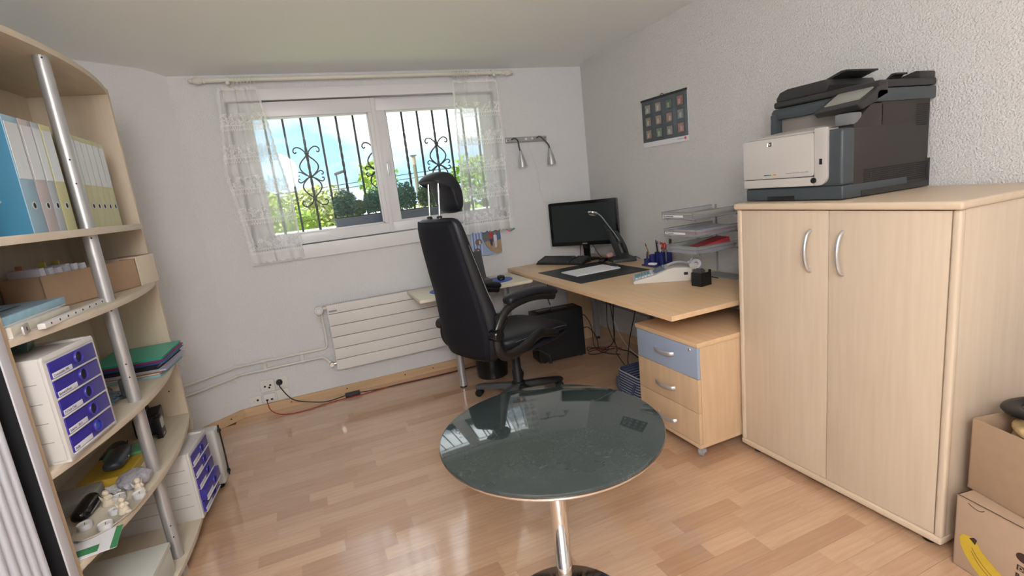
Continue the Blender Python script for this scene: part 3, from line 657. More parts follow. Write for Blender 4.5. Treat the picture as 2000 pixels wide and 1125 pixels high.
# rear cover, a separate cloth shell
def rear(u, v):
    zs = 0.42 + v * (1.265 - 0.42); k = 0
    while k < len(B) - 2 and B[k + 1][3] < zs: k += 1
    t_ = (zs - B[k][3]) / (B[k + 1][3] - B[k][3]); q = [B[k][i] * (1 - t_) + B[k + 1][i] * t_ for i in range(5)]
    s = (u * 2 - 1) * q[1] * 0.90
    return (q[0] - q[2] - 0.004 + q[4] * (s / q[1]) ** 2 + 0.012 * abs(u * 2 - 1) ** 5, s, zs)
grid('back_cover', 14, 24, rear, FABRIC, bk, 0.006)
tube('piping', [rear(0, v / 20) for v in range(21)] + [rear(1, 1 - v / 20) for v in range(21)], 0.004, FABRIC, bk, 6)
STITCH = mat('grey stitching', (0.30, 0.29, 0.28), 0.7)
tube('stitching', [(-0.430, -0.212, 1.12), (-0.392, -0.226, 0.97), (-0.362, -0.236, 0.85), (-0.325, -0.243, 0.74)], 0.0016, STITCH, bk, 5, 6)
# headrest
HP = [(-0.545, 1.492), (-0.50, 1.528), (-0.44, 1.548), (-0.390, 1.530), (-0.348, 1.47), (-0.330, 1.40), (-0.335, 1.325), (-0.355, 1.292), (-0.395, 1.30), (-0.415, 1.35), (-0.425, 1.42), (-0.455, 1.475), (-0.50, 1.487)]
secs = []
for s, k in ((-0.108, 0.35), (-0.102, 0.75), (-0.08, 0.97), (0, 1.0), (0.08, 0.97), (0.102, 0.75), (0.108, 0.35)):
    cf = sum(p_[0] for p_ in HP) / len(HP); cz = sum(p_[1] for p_ in HP) / len(HP)
    secs.append([(cf + (p_[0] - cf) * k + 0.03 * (s / 0.15) ** 2, s, cz + (p_[1] - cz) * k) for p_ in HP])
loft('headrest', secs, LEATHER, oc, 2)
for s in (-0.05, 0.05):
    r_ = rod('headrest_rod', (-0.488, s, 1.275), (-0.462, s, 1.50), 0.006, CHROME, oc, 10)
    lathe('rod_collar', [(0.016, 0), (0.016, 0.010), (0.008, 0.014)], BLACK, r_, (-0.488, s, 1.283), 14)
# seat cushion with a rolled front
def so(x, hw, z0, z1):
    n = 16; return [(x, hw * (abs(cos(2 * pi * k / n)) ** 0.45) * (1 if cos(2 * pi * k / n) >= 0 else -1), (z0 + z1) / 2 + (z1 - z0) / 2 * (abs(sin(2 * pi * k / n)) ** 0.6) * (1 if sin(2 * pi * k / n) >= 0 else -1)) for k in range(n)]
st_ = loft('seat', [so(-0.27, 0.17, 0.44, 0.50), so(-0.25, 0.225, 0.43, 0.525), so(-0.1, 0.25, 0.425, 0.530), so(0.08, 0.255, 0.425, 0.525), so(0.20, 0.25, 0.43, 0.518), so(0.275, 0.24, 0.43, 0.50), so(0.312, 0.215, 0.44, 0.478), so(0.322, 0.15, 0.452, 0.466)], LEATHER, oc, 1)
loft('seat_base', [so(-0.25, 0.20, 0.385, 0.43), so(-0.2, 0.235, 0.375, 0.432), so(0.15, 0.24, 0.38, 0.432), so(0.285, 0.23, 0.40, 0.44), so(0.31, 0.2, 0.415, 0.44)], LEATHER, oc, 1)
tube('seam', [(-0.2, -0.251, 0.492), (0.0, -0.257, 0.494), (0.15, -0.254, 0.488), (0.26, -0.244, 0.475)], 0.0025, mat('worn seam', (0.16, 0.155, 0.15), 0.6), st_, 5, 5)
# flip-up arms: a looped lower bracket, a pivot and a raised pad
ARM = mat('satin black plastic', (0.020, 0.019, 0.019), 0.25)
for s in (-1, 1):
    y = s * 0.270
    a = tube('arm_bracket', [(-0.275, y * 0.95, 0.66), (-0.335, y, 0.60), (-0.355, y, 0.52), (-0.325, y, 0.455), (-0.26, y, 0.435), (-0.16, y, 0.450), (-0.06, y, 0.487), (0.0, y, 0.497), (0.07, y * 0.97, 0.478), (0.16, y * 0.93, 0.452)], [0.026 + 0.007 * sin(k * pi / 54) for k in range(55)], ARM, oc, 12, 6, False, 0.62, (0, 1, 0))
    for q in ((-0.36, y, 0.585),): lathe('pivot', [(0, -0.036), (0.030, -0.036), (0.036, -0.03), (0.036, 0.03), (0.030, 0.036), (0, 0.036)], GLOSSB, a, q, 20, M4=Matrix.Rotation(pi / 2, 4, 'X'))
    lathe('back_hub', [(0, -0.012), (0.042, -0.012), (0.046, 0), (0.042, 0.012), (0, 0.012)], ARM, a, (-0.300, s * 0.256, 0.665), 22, M4=Matrix.Rotation(pi / 2, 4, 'X'))
    tube('arm_post', [(-0.36, y, 0.585), (-0.325, y, 0.645), (-0.275, y, 0.70), (-0.21, y, 0.728), (-0.10, y, 0.742), (0.0, y, 0.738), (0.10, y, 0.720), (0.145, y, 0.708)], [0.027] * 43, ARM, oc, 10, 6, False, 0.7, (0, 1, 0))
    bm = bmesh.new(); P = smoothpath([(-0.245, y, 0.745), (-0.235, y, 0.768), (-0.18, y, 0.778), (-0.06, y, 0.778), (0.06, y, 0.762), (0.13, y, 0.742), (0.155, y, 0.728)], 5)
    R_ = [0.028 + 0.015 * min(1, k / 4, (len(P) - 1 - k) / 4) for k in range(len(P))]
    sweep_bm(bm, P, R_, 14, False, 0.58, (0, 0, 1)); bmesh.ops.recalc_face_normals(bm, faces=bm.faces); bm2('arm_pad', bm, LEATHER, oc, smooth=True)
# mechanism, gas column, five-star base
box('mechanism', -0.10, 0.14, -0.07, 0.07, 0.345, 0.385, BLACKM, oc, 0.012)
lv = tube('height_lever', [(0.05, -0.05, 0.355), (0.07, -0.16, 0.345), (0.085, -0.235, 0.318)], 0.007, BLACKM, oc, 8, 5); loft('lever_paddle', [so(0.0, 0.010, -0.004, 0.004)] + [so(x_, 0.018, -0.007, 0.007) for x_ in (0.012, 0.05)] + [so(0.066, 0.010, -0.004, 0.004)], BLACKM, lv).data.transform(Matrix.Translation((0.085, -0.23, 0.32)) @ Matrix.Rotation(radians(78), 4, 'Y'))
rod('tension_knob', (0.14, 0, 0.335), (0.20, 0, 0.30), 0.028, BLACKM, oc, 18)
lathe('gas_column', [(0.034, 0.085), (0.034, 0.20), (0.030, 0.205), (0.029, 0.32), (0.024, 0.322), (0.024, 0.35)], BLACKM, oc, (0, 0, 0), 24)
lathe('hub', [(0.052, 0.06), (0.055, 0.075), (0.045, 0.115), (0.036, 0.12)], BLACKM, oc, (0, 0, 0), 24)
for k in range(5):
    a = radians(119 + 72 * k); d_ = Vector((cos(a), sin(a), 0)); n_ = Vector((-sin(a), cos(a), 0))
    secs = []
    for r_, w_, z0, z1 in ((0.035, 0.030, 0.062, 0.108), (0.15, 0.030, 0.068, 0.100), (0.25, 0.038, 0.064, 0.088), (0.305, 0.034, 0.060, 0.080), (0.322, 0.016, 0.062, 0.074)):
        c_ = d_ * r_; secs.append([tuple(c_ + n_ * (w_ * i_) + Vector((0, 0, z_))) for i_, z_ in ((-1, z0), (1, z0), (1, (z0 + z1) / 2), (0.6, z1), (-0.6, z1), (-1, (z0 + z1) / 2))])
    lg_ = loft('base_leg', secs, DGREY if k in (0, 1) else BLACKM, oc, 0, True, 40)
    c_ = d_ * 0.295
    for s in (-1, 1): lathe('castor_wheel', [(0.014, -0.009), (0.025, -0.008), (0.026, 0), (0.025, 0.008), (0.014, 0.009)], BLACK, lg_, tuple(c_ + n_ * 0.016 * s + Vector((0, 0, 0.026))), 16, M4=Matrix.Rotation(a, 4, 'Z') @ Matrix.Rotation(pi / 2, 4, 'X'))
    lathe('castor_hood', [(0.026, 0.030), (0.024, 0.045), (0.012, 0.055), (0.008, 0.066)], BLACK, lg_, tuple(c_), 14)
# ------------------------------------------------------------------ curtain rod
RZ, RY = 2.284, 3.885
cr_ = thing('curtain_rod', 'cream wooden curtain rod with turned finials above the window', 'curtain rod', (0.62, RY, RZ))
rod('pole', (-0.40, RY, RZ), (1.64, RY, RZ), 0.0135, CREAM, cr_, 20)
fin = [(0.014, 0), (0.018, 0.004), (0.018, 0.012), (0.012, 0.018), (0.021, 0.030), (0.024, 0.046), (0.020, 0.064), (0.010, 0.074), (0.012, 0.082), (0.009, 0.094), (0, 0.098)]
lathe('finial', fin, CREAM, cr_, (-0.40, RY, RZ), 20, M4=Matrix.Rotation(-pi / 2, 4, 'Y')); lathe('finial', fin, CREAM, cr_, (1.64, RY, RZ), 20, M4=Matrix.Rotation(pi / 2, 4, 'Y'))
for bx in (-0.275, 1.565):
    b_ = rod('bracket', (bx, RY, RZ), (bx, YW, RZ - 0.005), 0.011, CREAM, cr_, 14)
    lathe('bracket_cup', [(0.020, -0.014), (0.020, 0.014)], CREAM, b_, (bx, RY, RZ), 20, axis='x')
    lathe('wall_plate', [(0.026, 0), (0.026, 0.008), (0.014, 0.014)], CREAM, b_, (bx, YW, RZ - 0.005), 18, M4=Matrix.Rotation(pi / 2, 4, 'X'))
    lathe('screw_cap', [(0, -0.014), (0.010, -0.010), (0.013, 0), (0.010, 0.010), (0, 0.014)], mat('glass bead', (0.75, 0.78, 0.76), 0.15), b_, (bx, RY - 0.022, RZ - 0.022), 14)
# ------------------------------------------------------------------ lace curtains
LACE = bpy.data.materials.new('lace voile'); LACE.use_nodes = True
t = LACE.node_tree; t.nodes.clear(); NN = t.nodes.new; LK = t.links.new
def math_(op, a, b_=None, c=None):
    n = NN('ShaderNodeMath'); n.operation = op
    for i, v in enumerate((a, b_, c)):
        if v is None: continue
        if isinstance(v, (int, float)): n.inputs[i].default_value = v
        else: LK(v, n.inputs[i])
    return n.outputs[0]
uvn = NN('ShaderNodeUVMap'); uvn.uv_map = 'UVMap'; sp = NN('ShaderNodeSeparateXYZ'); LK(uvn.outputs[0], sp.inputs[0])
U, V = sp.outputs[0], sp.outputs[1]
vv = math_('MULTIPLY', V, 1.14); uu = math_('MULTIPLY', U, 0.62)            # cloth metres
fr = math_('FRACT', math_('DIVIDE', math_('SUBTRACT', vv, 0.03), 0.205))      # repeat of the bands
inb = math_('MULTIPLY', math_('LESS_THAN', vv, 0.98), math_('GREATER_THAN', vv, 0.05))
loopb = math_('MULTIPLY', math_('GREATER_THAN', fr, 0.08), math_('LESS_THAN', fr, 0.26))
fu = math_('SUBTRACT', math_('FRACT', math_('DIVIDE', uu, 0.021)), 0.5)
fv = math_('DIVIDE', math_('SUBTRACT', fr, 0.20), 0.12)
rad = math_('SQRT', math_('ADD', math_('MULTIPLY', math_('MULTIPLY', fu, fu), 4.0), math_('MULTIPLY', fv, fv)))
ring = math_('LESS_THAN', math_('ABSOLUTE', math_('SUBTRACT', rad, 0.68)), 0.22)
loops = math_('MULTIPLY', loopb, ring)
motb = math_('MULTIPLY', math_('GREATER_THAN', fr, 0.26), math_('LESS_THAN', fr, 0.68))
cmb = NN('ShaderNodeCombineXYZ'); LK(uu, cmb.inputs[0]); LK(vv, cmb.inputs[1])
vo = NN('ShaderNodeTexVoronoi'); vo.feature = 'DISTANCE_TO_EDGE'; vo.inputs['Scale'].default_value = 95; LK(cmb.outputs[0], vo.inputs['Vector'])
n2 = NN('ShaderNodeTexNoise'); n2.inputs['Scale'].default_value = 22; LK(cmb.outputs[0], n2.inputs['Vector'])
mot = math_('MULTIPLY', math_('MULTIPLY', motb, math_('LESS_THAN', vo.outputs['Distance'], 0.16)), math_('GREATER_THAN', n2.outputs['Fac'], math_('ADD', 0.32, math_('MULTIPLY', fr, 0.34))))
line = math_('MULTIPLY', math_('GREATER_THAN', fr, 0.255), math_('LESS_THAN', fr, 0.285))
pat = math_('MULTIPLY', inb, math_('MAXIMUM', math_('MAXIMUM', loops, mot), line))
hem = math_('MAXIMUM', math_('MAXIMUM', math_('GREATER_THAN', V, 0.985), math_('LESS_THAN', V, 0.06)), math_('MAXIMUM', math_('GREATER_THAN', U, 0.975), math_('LESS_THAN', U, 0.03)))
op = math_('MINIMUM', math_('ADD', 0.42, math_('ADD', math_('MULTIPLY', pat, 0.40), math_('MULTIPLY', hem, 0.4))), 0.95)
df = NN('ShaderNodeBsdfDiffuse'); df.inputs[0].default_value = (0.98, 0.98, 0.985, 1); tl = NN('ShaderNodeBsdfTranslucent'); tl.inputs[0].default_value = (0.98, 0.98, 0.985, 1)
ms = NN('ShaderNodeMixShader'); ms.inputs[0].default_value = 0.28; LK(df.outputs[0], ms.inputs[1]); LK(tl.outputs[0], ms.inputs[2])
tp = NN('ShaderNodeBsdfTransparent'); m2_ = NN('ShaderNodeMixShader'); LK(op, m2_.inputs[0]); LK(tp.outputs[0], m2_.inputs[1]); LK(ms.outputs[0], m2_.inputs[2])
ou = NN('ShaderNodeOutputMaterial'); LK(m2_.outputs[0], ou.inputs[0])
def lerp_pts(pts, z):
    for (z0, v0), (z1, v1) in zip(pts, pts[1:]):
        if z1 <= z <= z0: return v0 + (v1 - v0) * (z0 - z) / (z0 - z1)
    return pts[-1][1] if z < pts[-1][0] else pts[0][1]
def curtain(label, Lp, Rp, zb, ringx, folds, ph, seed):
    c = thing('lace_curtain', label, 'curtain', ((Lp[-1][1] + Rp[-1][1]) / 2, RY, zb), 0, 'lace curtains')
    def fn(u, v):
        z = zb + v * (2.238 - zb); x0 = lerp_pts(Lp, z); x1 = lerp_pts(Rp, z)
        w = u + 0.018 * sin(u * 2 * pi * folds + ph) * 1.6
        x = x0 + (x1 - x0) * w
        if u == 0: x -= 0.007 * abs(sin(z * 62))
        if u == 1: x += 0.007 * abs(sin(z * 62))
        amp = 0.007 + 0.010 * (1 - v)
        y = RY + 0.006 + amp * sin(u * 2 * pi * folds + ph + 0.6 * sin(z * 3 + seed)) + 0.006 * sin(u * 31 + seed)
        zz = z - (0.012 * abs(sin(u * 34)) if v == 0 else 0) + (0.006 * sin(u * 50) if v == 1 else 0)
        return (x, min(y, 3.928), zz)
    grid('lace_panel', 72, 110, fn, LACE, c, 0, True)
    for rx in ringx:
        tube('ring', [(rx + 0.004 * sin(k * 2 * pi / 20) + (0.006 if k < 10 else 0) * 0, RY + 0.021 * cos(k * 2 * pi / 20), RZ - 0.004 + 0.021 * sin(k * 2 * pi / 20)) for k in range(20)], 0.0030, CREAM, c, 6, 0, True)
        tube('hook', [(rx, RY, RZ - 0.024), (rx + 0.004, RY + 0.002, RZ - 0.034), (rx, RY + 0.006, RZ - 0.046)], 0.0015, CREAM, c, 5, 3)
    return c
curtain('white lace curtain hanging at the window side toward the bookshelf', [(2.24, -0.345), (1.95, -0.375), (1.70, -0.405), (1.45, -0.375), (1.25, -0.36), (1.09, -0.345)], [(2.24, -0.122), (2.0, -0.095), (1.75, -0.070), (1.53, -0.042), (1.3, -0.035), (1.09, -0.030)],
        1.095, [-0.235 + 0.0195 * k for k in range(7)], 3.2, 0.4, 1.0)
curtain('white lace curtain hanging at the window side toward the wall spotlights', [(2.24, 1.228), (2.0, 1.215), (1.7, 1.205), (1.4, 1.19), (1.08, 1.165)], [(2.24, 1.587), (2.06, 1.59), (1.63, 1.585), (1.3, 1.585), (1.08, 1.582)],
        1.085, [1.235 + 0.0185 * k for k in range(8)] + [1.425, 1.548], 4.2, 1.7, 2.3)

# ------------------------------------------------------------------ wall spotlight bar
wl = thing('wall_spotlight', 'grey wall bar with two gooseneck spotlights beside the window', 'lamp', (1.825, YW, 1.77))
br = box('bar', 1.635, 2.010, 3.945, YW, 1.752, 1.796, ALU, wl, 0.012, 3, rot=Matrix.Rotation(0.02, 3, 'Y'))
for x in (1.655, 1.99): rod('screw', (x, 3.946, 1.776), (x, 3.942, 1.776), 0.004, BLACK, br, 8)
for x in (1.815, 1.872): lathe('switch', [(0.010, 0), (0.010, 0.006), (0.006, 0.009), (0, 0.009)], mat('white switch', (0.85, 0.85, 0.85), 0.4), br, (x, 3.945, 1.776), 14, M4=Matrix.Rotation(pi / 2, 4, 'X'))
for x, hx in ((1.70, 1.718), (1.925, 1.982)):
    tube('gooseneck', [(x - 0.01, 3.945, 1.780), (x, 3.915, 1.786), (x + 0.014, 3.885, 1.765), (hx - 0.004, 3.868, 1.71), (hx, 3.862, 1.675)], 0.0065, DGREY, wl, 8, 5)
    hd = lathe('spot_head', [(0.0085, 0.0), (0.012, -0.004), (0.016, -0.03), (0.021, -0.042), (0.030, -0.085), (0.0375, -0.128), (0.0350, -0.128), (0.028, -0.085), (0.018, -0.045), (0, -0.04)], ALU, wl, (hx, 3.862, 1.682), 24, M4=Matrix.Rotation(0.10, 4, 'X') @ Matrix.Rotation(-0.10, 4, 'Y'))
    lathe('bulb', [(0, -0.040), (0.018, -0.075), (0.027, -0.105), (0.020, -0.118), (0, -0.122)], mat('dull bulb', (0.5, 0.5, 0.5), 0.2), hd, (hx, 3.862, 1.682), 16, M4=Matrix.Rotation(0.10, 4, 'X') @ Matrix.Rotation(-0.10, 4, 'Y'))
tube('cord', [(1.83, 3.962, 1.75), (1.86, 3.963, 1.66), (1.90, 3.963, 1.52), (1.91, 3.963, 1.36), (1.95, 3.963, 1.15), (1.96, 3.963, 0.75)], 0.003, mat('white cord', (0.74, 0.74, 0.75), 0.5), wl, 6, 5)

# ------------------------------------------------------------------ radiator with its pipes
rd = thing('radiator', 'white flat-panel wall radiator with five dark joints under the window', 'radiator', (0.58, 3.91, 0.2))
RX0, RX1 = 0.062, 1.12
ze = [0.218, 0.300, 0.385, 0.472, 0.558, 0.648, 0.716]
for a, c in zip(ze, ze[1:]): box('panel', RX0, RX1, 3.868, 3.886, a + 0.0022, c - 0.0022, RADM, rd, 0.0018)
box('back_plate', RX0 + 0.004, RX1 - 0.004, 3.884, 3.915, 0.222, 0.706, DGREY, rd)
box('end_cap', RX0 - 0.002, RX0 + 0.003, 3.872, 3.937, 0.225, 0.712, RADM, rd); box('end_cap', RX1 - 0.003, RX1 + 0.002, 3.872, 3.937, 0.225, 0.712, RADM, rd)
tg = box('top_grille', RX0, RX1, 3.886, 3.940, 0.700, 0.712, RADM, rd, 0.001)
bm = bmesh.new(); x = RX0 + 0.03
while x < RX1 - 0.03: bmbox(bm, x, x + 0.006, 3.896, 3.930, 0.7118, 0.7126); x += 0.013
o = bm2('grille_slots', bm, GREY, rd); o['kind'] = 'stuff'
box('maker_plate', RX0 + 0.008, RX0 + 0.065, 3.8665, 3.8685, 0.662, 0.674, GREY, rd, 0.0005)
for x in (0.3, 0.9): box('wall_bracket', x, x + 0.03, 3.935, YW, 0.25, 0.69, RADM, rd)
tv = lathe('thermostat', [(0, 0), (0.027, 0), (0.030, 0.006), (0.030, 0.045), (0.024, 0.055), (0.018, 0.075), (0.014, 0.085)], WHITE, rd, (0.005, 3.855, 0.688), 24, M4=Matrix.Rotation(-pi / 2, 4, 'X'))
lathe('dial_face', [(0.020, 0), (0.020, -0.002), (0, -0.003)], GREY, tv, (0.005, 3.855, 0.688), 20, M4=Matrix.Rotation(-pi / 2, 4, 'X')); lathe('dial_disc', [(0.018, 0), (0.018, -0.0035), (0, -0.004)], WHITE, tv, (0.005, 3.855, 0.688), 20, M4=Matrix.Rotation(-pi / 2, 4, 'X'))
rod('valve', (0.01, 3.925, 0.690), (0.075, 3.92, 0.693), 0.012, BRASS, rd, 12); lathe('valve_nut', [(0.017, -0.01), (0.017, 0.01)], BRASS, rd, (0.045, 3.922, 0.692), 6, axis='x')
lathe('lower_valve', [(0.016, -0.018), (0.018, 0), (0.016, 0.018)], BRASS, rd, (0.026, 3.915, 0.262), 12, axis='y'); rod('valve', (0.03, 3.92, 0.262), (0.075, 3.92, 0.262), 0.012, BRASS, rd, 12)
dA = (Vector((AL[0], AL[1], 0)) - Vector((AK[0], AK[1], 0))).normalized()
def pipe_end(z, L=0.60): 
    p_ = Vector((AK[0] + 0.01, 3.937, z)); return [tuple(p_), tuple(p_ + dA * 0.06), tuple(p_ + dA * L)]
pp = mat('cream pipe enamel', (0.72, 0.71, 0.67), 0.4)
p1_ = tube('pipe', [(0.018, 3.925, 0.68), (0.018, 3.93, 0.56), (0.018, 3.932, 0.44), (0.010, 3.934, 0.402), (-0.03, 3.935, 0.388), (-0.3, 3.937, 0.386), (-0.58, 3.937, 0.386)] + pipe_end(0.384), 0.0095, pp, rd, 10, 6)
p2_ = tube('pipe', [(0.026, 3.92, 0.262), (0.012, 3.928, 0.282), (-0.015, 3.933, 0.312), (-0.055, 3.936, 0.325), (-0.3, 3.937, 0.325), (-0.58, 3.937, 0.322)] + pipe_end(0.317), 0.0095, pp, rd, 10, 6)
for x in (-0.42, -0.17):
    c = box('pipe_clip', x - 0.012, x + 0.012, 3.925, 3.95, 0.312, 0.398, RADM, rd, 0.004)
    for z in (0.386, 0.325): rod('clip_collar', (x - 0.014, 3.937, z), (x + 0.014, 3.937, z), 0.0145, pp, c, 14)
for x, z in ((0.018, 0.47),): rod('pipe_joint', (x, 3.932, z), (x, 3.932, z - 0.03), 0.0125, pp, rd, 14)
rod('pipe_joint', (-0.60, 3.937, 0.386), (-0.56, 3.937, 0.386), 0.0120, pp, rd, 14)

# ------------------------------------------------------------------ wall sockets, network box, cables
SOCK = mat('white switch plastic', (0.80, 0.79, 0.76), 0.35)
def plate(name, x0, x1, z0, z1, label, cat):
    t_ = thing(name, label, cat, ((x0 + x1) / 2, YW, z0)); box('face_plate', x0, x1, YW - 0.010, YW, z0, z1, SOCK, t_, 0.003); return t_
s_ = plate('wall_socket', -0.478, -0.387, 0.150, 0.238, 'white three-hole wall socket left empty beside the black plug', 'socket')
bx_ = box('insert', -0.462, -0.403, YW - 0.014, YW - 0.009, 0.164, 0.224, SOCK, s_, 0.004)
for dx, dz in ((-0.018, 0), (0.018, 0.004), (0.009, -0.013)): rod('pin_hole', (-0.4325 + dx, YW - 0.0142, 0.194 + dz), (-0.4325 + dx, YW - 0.0150, 0.194 + dz), 0.0075 if dx else 0.006, INK, bx_, 10)
s_ = plate('wall_socket', -0.384, -0.296, 0.150, 0.238, 'white wall socket with a black plug in it', 'socket'); box('insert', -0.370, -0.310, YW - 0.014, YW - 0.009, 0.164, 0.224, SOCK, s_, 0.004)
plate('blank_plate', -0.384, -0.300, 0.066, 0.147, 'blank white cover plate below the plugged socket', 'socket')
s_ = plate('network_splitter', -0.478, -0.387, 0.066, 0.147, 'white network box with a red cable above the skirting', 'network box')
box('housing', -0.472, -0.395, YW - 0.036, YW - 0.009, 0.088, 0.142, WHITE, s_, 0.004); 
for x in (-0.452, -0.420): box('port', x - 0.008, x + 0.008, YW - 0.0365, YW - 0.03, 0.092, 0.104, INK, s_)
s_ = plate('phone_socket', -0.568, -0.490, 0.066, 0.138, 'small white phone socket nearest the chamfered corner', 'socket'); box('port', -0.522, -0.508, YW - 0.0115, YW - 0.009, 0.098, 0.112, INK, s_); rod('screw', (-0.540, YW - 0.0115, 0.098), (-0.540, YW - 0.009, 0.098), 0.003, GREY, s_, 8)
CAB = mat('black cable', (0.012, 0.012, 0.013), 0.5); REDC = mat('red cable', (0.34, 0.02, 0.025), 0.5)
pc_ = thing('power_cable', 'black power cable with inline adapter running along the skirting', 'cable', (0.1, 3.85, 0))
pl = lathe('plug', [(0, 0), (0.022, 0), (0.022, 0.012), (0.012, 0.022), (0.008, 0.03)], CAB, pc_, (-0.352, YW - 0.014, 0.205), 16, M4=Matrix.Rotation(pi / 2, 4, 'X'))
tube('cord', [(-0.352, YW - 0.04, 0.203), (-0.345, YW - 0.06, 0.17), (-0.28, 3.88, 0.075), (-0.16, 3.865, 0.028), (-0.06, 3.86, 0.006), (0.03, 3.858, 0.012), (0.075, 3.857, 0.018)], 0.004, CAB, pc_, 7, 6)
box('adapter', 0.075, 0.185, 3.838, 3.876, 0.003, 0.032, BLACK, pc_, 0.006)
tube('cord', [(0.185, 3.857, 0.016), (0.28, 3.862, 0.005), (0.5, 3.850, 0.005), (0.7, 3.836, 0.005), (0.95, 3.83, 0.005), (1.2, 3.84, 0.005), (1.45, 3.80, 0.005)], 0.0035, CAB, pc_, 7, 6)
rcb = tube('network_cable', [(-0.452, YW - 0.037, 0.095), (-0.450, 3.905, 0.080), (-0.435, 3.875, 0.035), (-0.37, 3.825, 0.006), (-0.25, 3.79, 0.004), (-0.12, 3.808, 0.004), (0.03, 3.832, 0.004), (0.2, 3.832, 0.004), (0.45, 3.862, 0.004), (0.7, 3.850, 0.004), (1.0, 3.845, 0.004), (1.4, 3.85, 0.004)], 0.0030, REDC, None, 7, 6)
tag(rcb, 'thin red network cable lying on the floor beside the skirting', 'cable')

# ------------------------------------------------------------------ photo board and clothes pegs on the window casing
ph = thing('photo_board', 'glossy photo print with rounded corners hanging under the window casing', 'picture', (1.36, 3.934, 0.885))
def dish(name, pts, y, ma, parent, t_=0.0006): return prism(name, pts, t_, ma, parent, 'xz', y - t_)
prism('board', rrect(1.232, 1.492, 0.884, 1.108, 0.018), 0.005, mat('photo pale blue', (0.36, 0.47, 0.70), 0.25), ph, 'xz', 3.929, 0.0)
for k in range(7): dish('stripe', [(1.238 + k * 0.013, 0.893), (1.243 + k * 0.013, 0.893), (1.243 + k * 0.013, 1.10), (1.238 + k * 0.013, 1.10)], 3.9289, mat('stripe%d' % k, ((0.62, 0.70, 0.85), (0.10, 0.15, 0.45))[k % 2], 0.3), ph)
main = [(1.33, 1.02), (1.335, 1.105), (1.475, 1.105), (1.49, 1.09), (1.49, 0.905), (1.475, 0.888), (1.44, 0.888), (1.39, 0.915), (1.355, 0.96)]
mp_ = dish('main_photo', main, 3.9287, mat('photo sea', (0.10, 0.17, 0.36), 0.25), ph)
dish('photo_hill', [(1.332, 1.03), (1.345, 1.055), (1.39, 1.075), (1.44, 1.10), (1.475, 1.103), (1.49, 1.09), (1.49, 1.045), (1.44, 1.05), (1.40, 1.025), (1.345, 0.985)], 3.9280, mat('photo hill', (0.17, 0.17, 0.16), 0.3), mp_)
dish('photo_ground', [(1.345, 0.985), (1.375, 1.0), (1.40, 0.985), (1.44, 0.985), (1.49, 1.0), (1.49, 0.905), (1.475, 0.888), (1.44, 0.888), (1.39, 0.915)], 3.9274, mat('photo ground', (0.42, 0.30, 0.18), 0.3, var=0.35, vscale=40), mp_)
for cx, cz, c in ((1.405, 1.03, (0.50, 0.05, 0.05)), (1.441, 1.01, (0.75, 0.75, 0.78))):
    dish('photo_figure', [(cx - 0.013, cz - 0.02), (cx + 0.013, cz - 0.02), (cx + 0.014, cz + 0.025), (cx + 0.006, cz + 0.03), (cx - 0.006, cz + 0.03), (cx - 0.014, cz + 0.025)], 3.9268, mat('fig', c, 0.4), mp_)
    dish('photo_figure', [(cx - 0.010, cz - 0.075), (cx + 0.008, cz - 0.075), (cx + 0.012, cz - 0.02), (cx - 0.012, cz - 0.02)], 3.9268, mat('fig', (0.05, 0.05, 0.10) if cx < 1.42 else (0.6, 0.62, 0.68), 0.4), mp_)
    dish('photo_figure', [(cx + 0.008 * cos(k * pi / 4), cz + 0.040 + 0.010 * sin(k * pi / 4)) for k in range(8)], 3.9268, mat('fig', (0.45, 0.28, 0.2), 0.4), mp_)
for cx, cz in ((1.295, 0.998), (1.275, 0.925)):
    dish('round_photo', [(cx + 0.030 * cos(k * pi / 8), cz + 0.026 * sin(k * pi / 8)) for k in range(16)], 3.9280, mat('photo brown', (0.20, 0.14, 0.12), 0.3, var=0.5, vscale=60), ph)
    dish('round_photo_figure', [(cx + 0.002, cz - 0.018), (cx + 0.016, cz - 0.018), (cx + 0.014, cz + 0.010), (cx + 0.004, cz + 0.012)], 3.9272, mat('fig', (0.75, 0.72, 0.70), 0.4), ph)
for nm, c, x, rot, lab in (('clothes_peg', (0.80, 0.18, 0.32), 1.565, 0.55, 'pink clothes peg clipped under the window casing'), ('clothes_peg', (0.08, 0.42, 0.22), 1.605, -0.35, 'green clothes peg clipped under the window casing')):
    pg = thing(nm, lab, 'clothes peg', (x, 3.933, 1.06), 0, 'clothes pegs on the casing'); M_ = mat('peg', c, 0.4)
    for s in (-1, 1): box('jaw', x - 0.022, x + 0.022, 3.933 + s * 0.004 - 0.003, 3.933 + s * 0.004 + 0.003, 1.055, 1.063, M_, pg, 0.001, rot=Matrix.Rotation(rot + s * 0.12, 3, 'Y'))

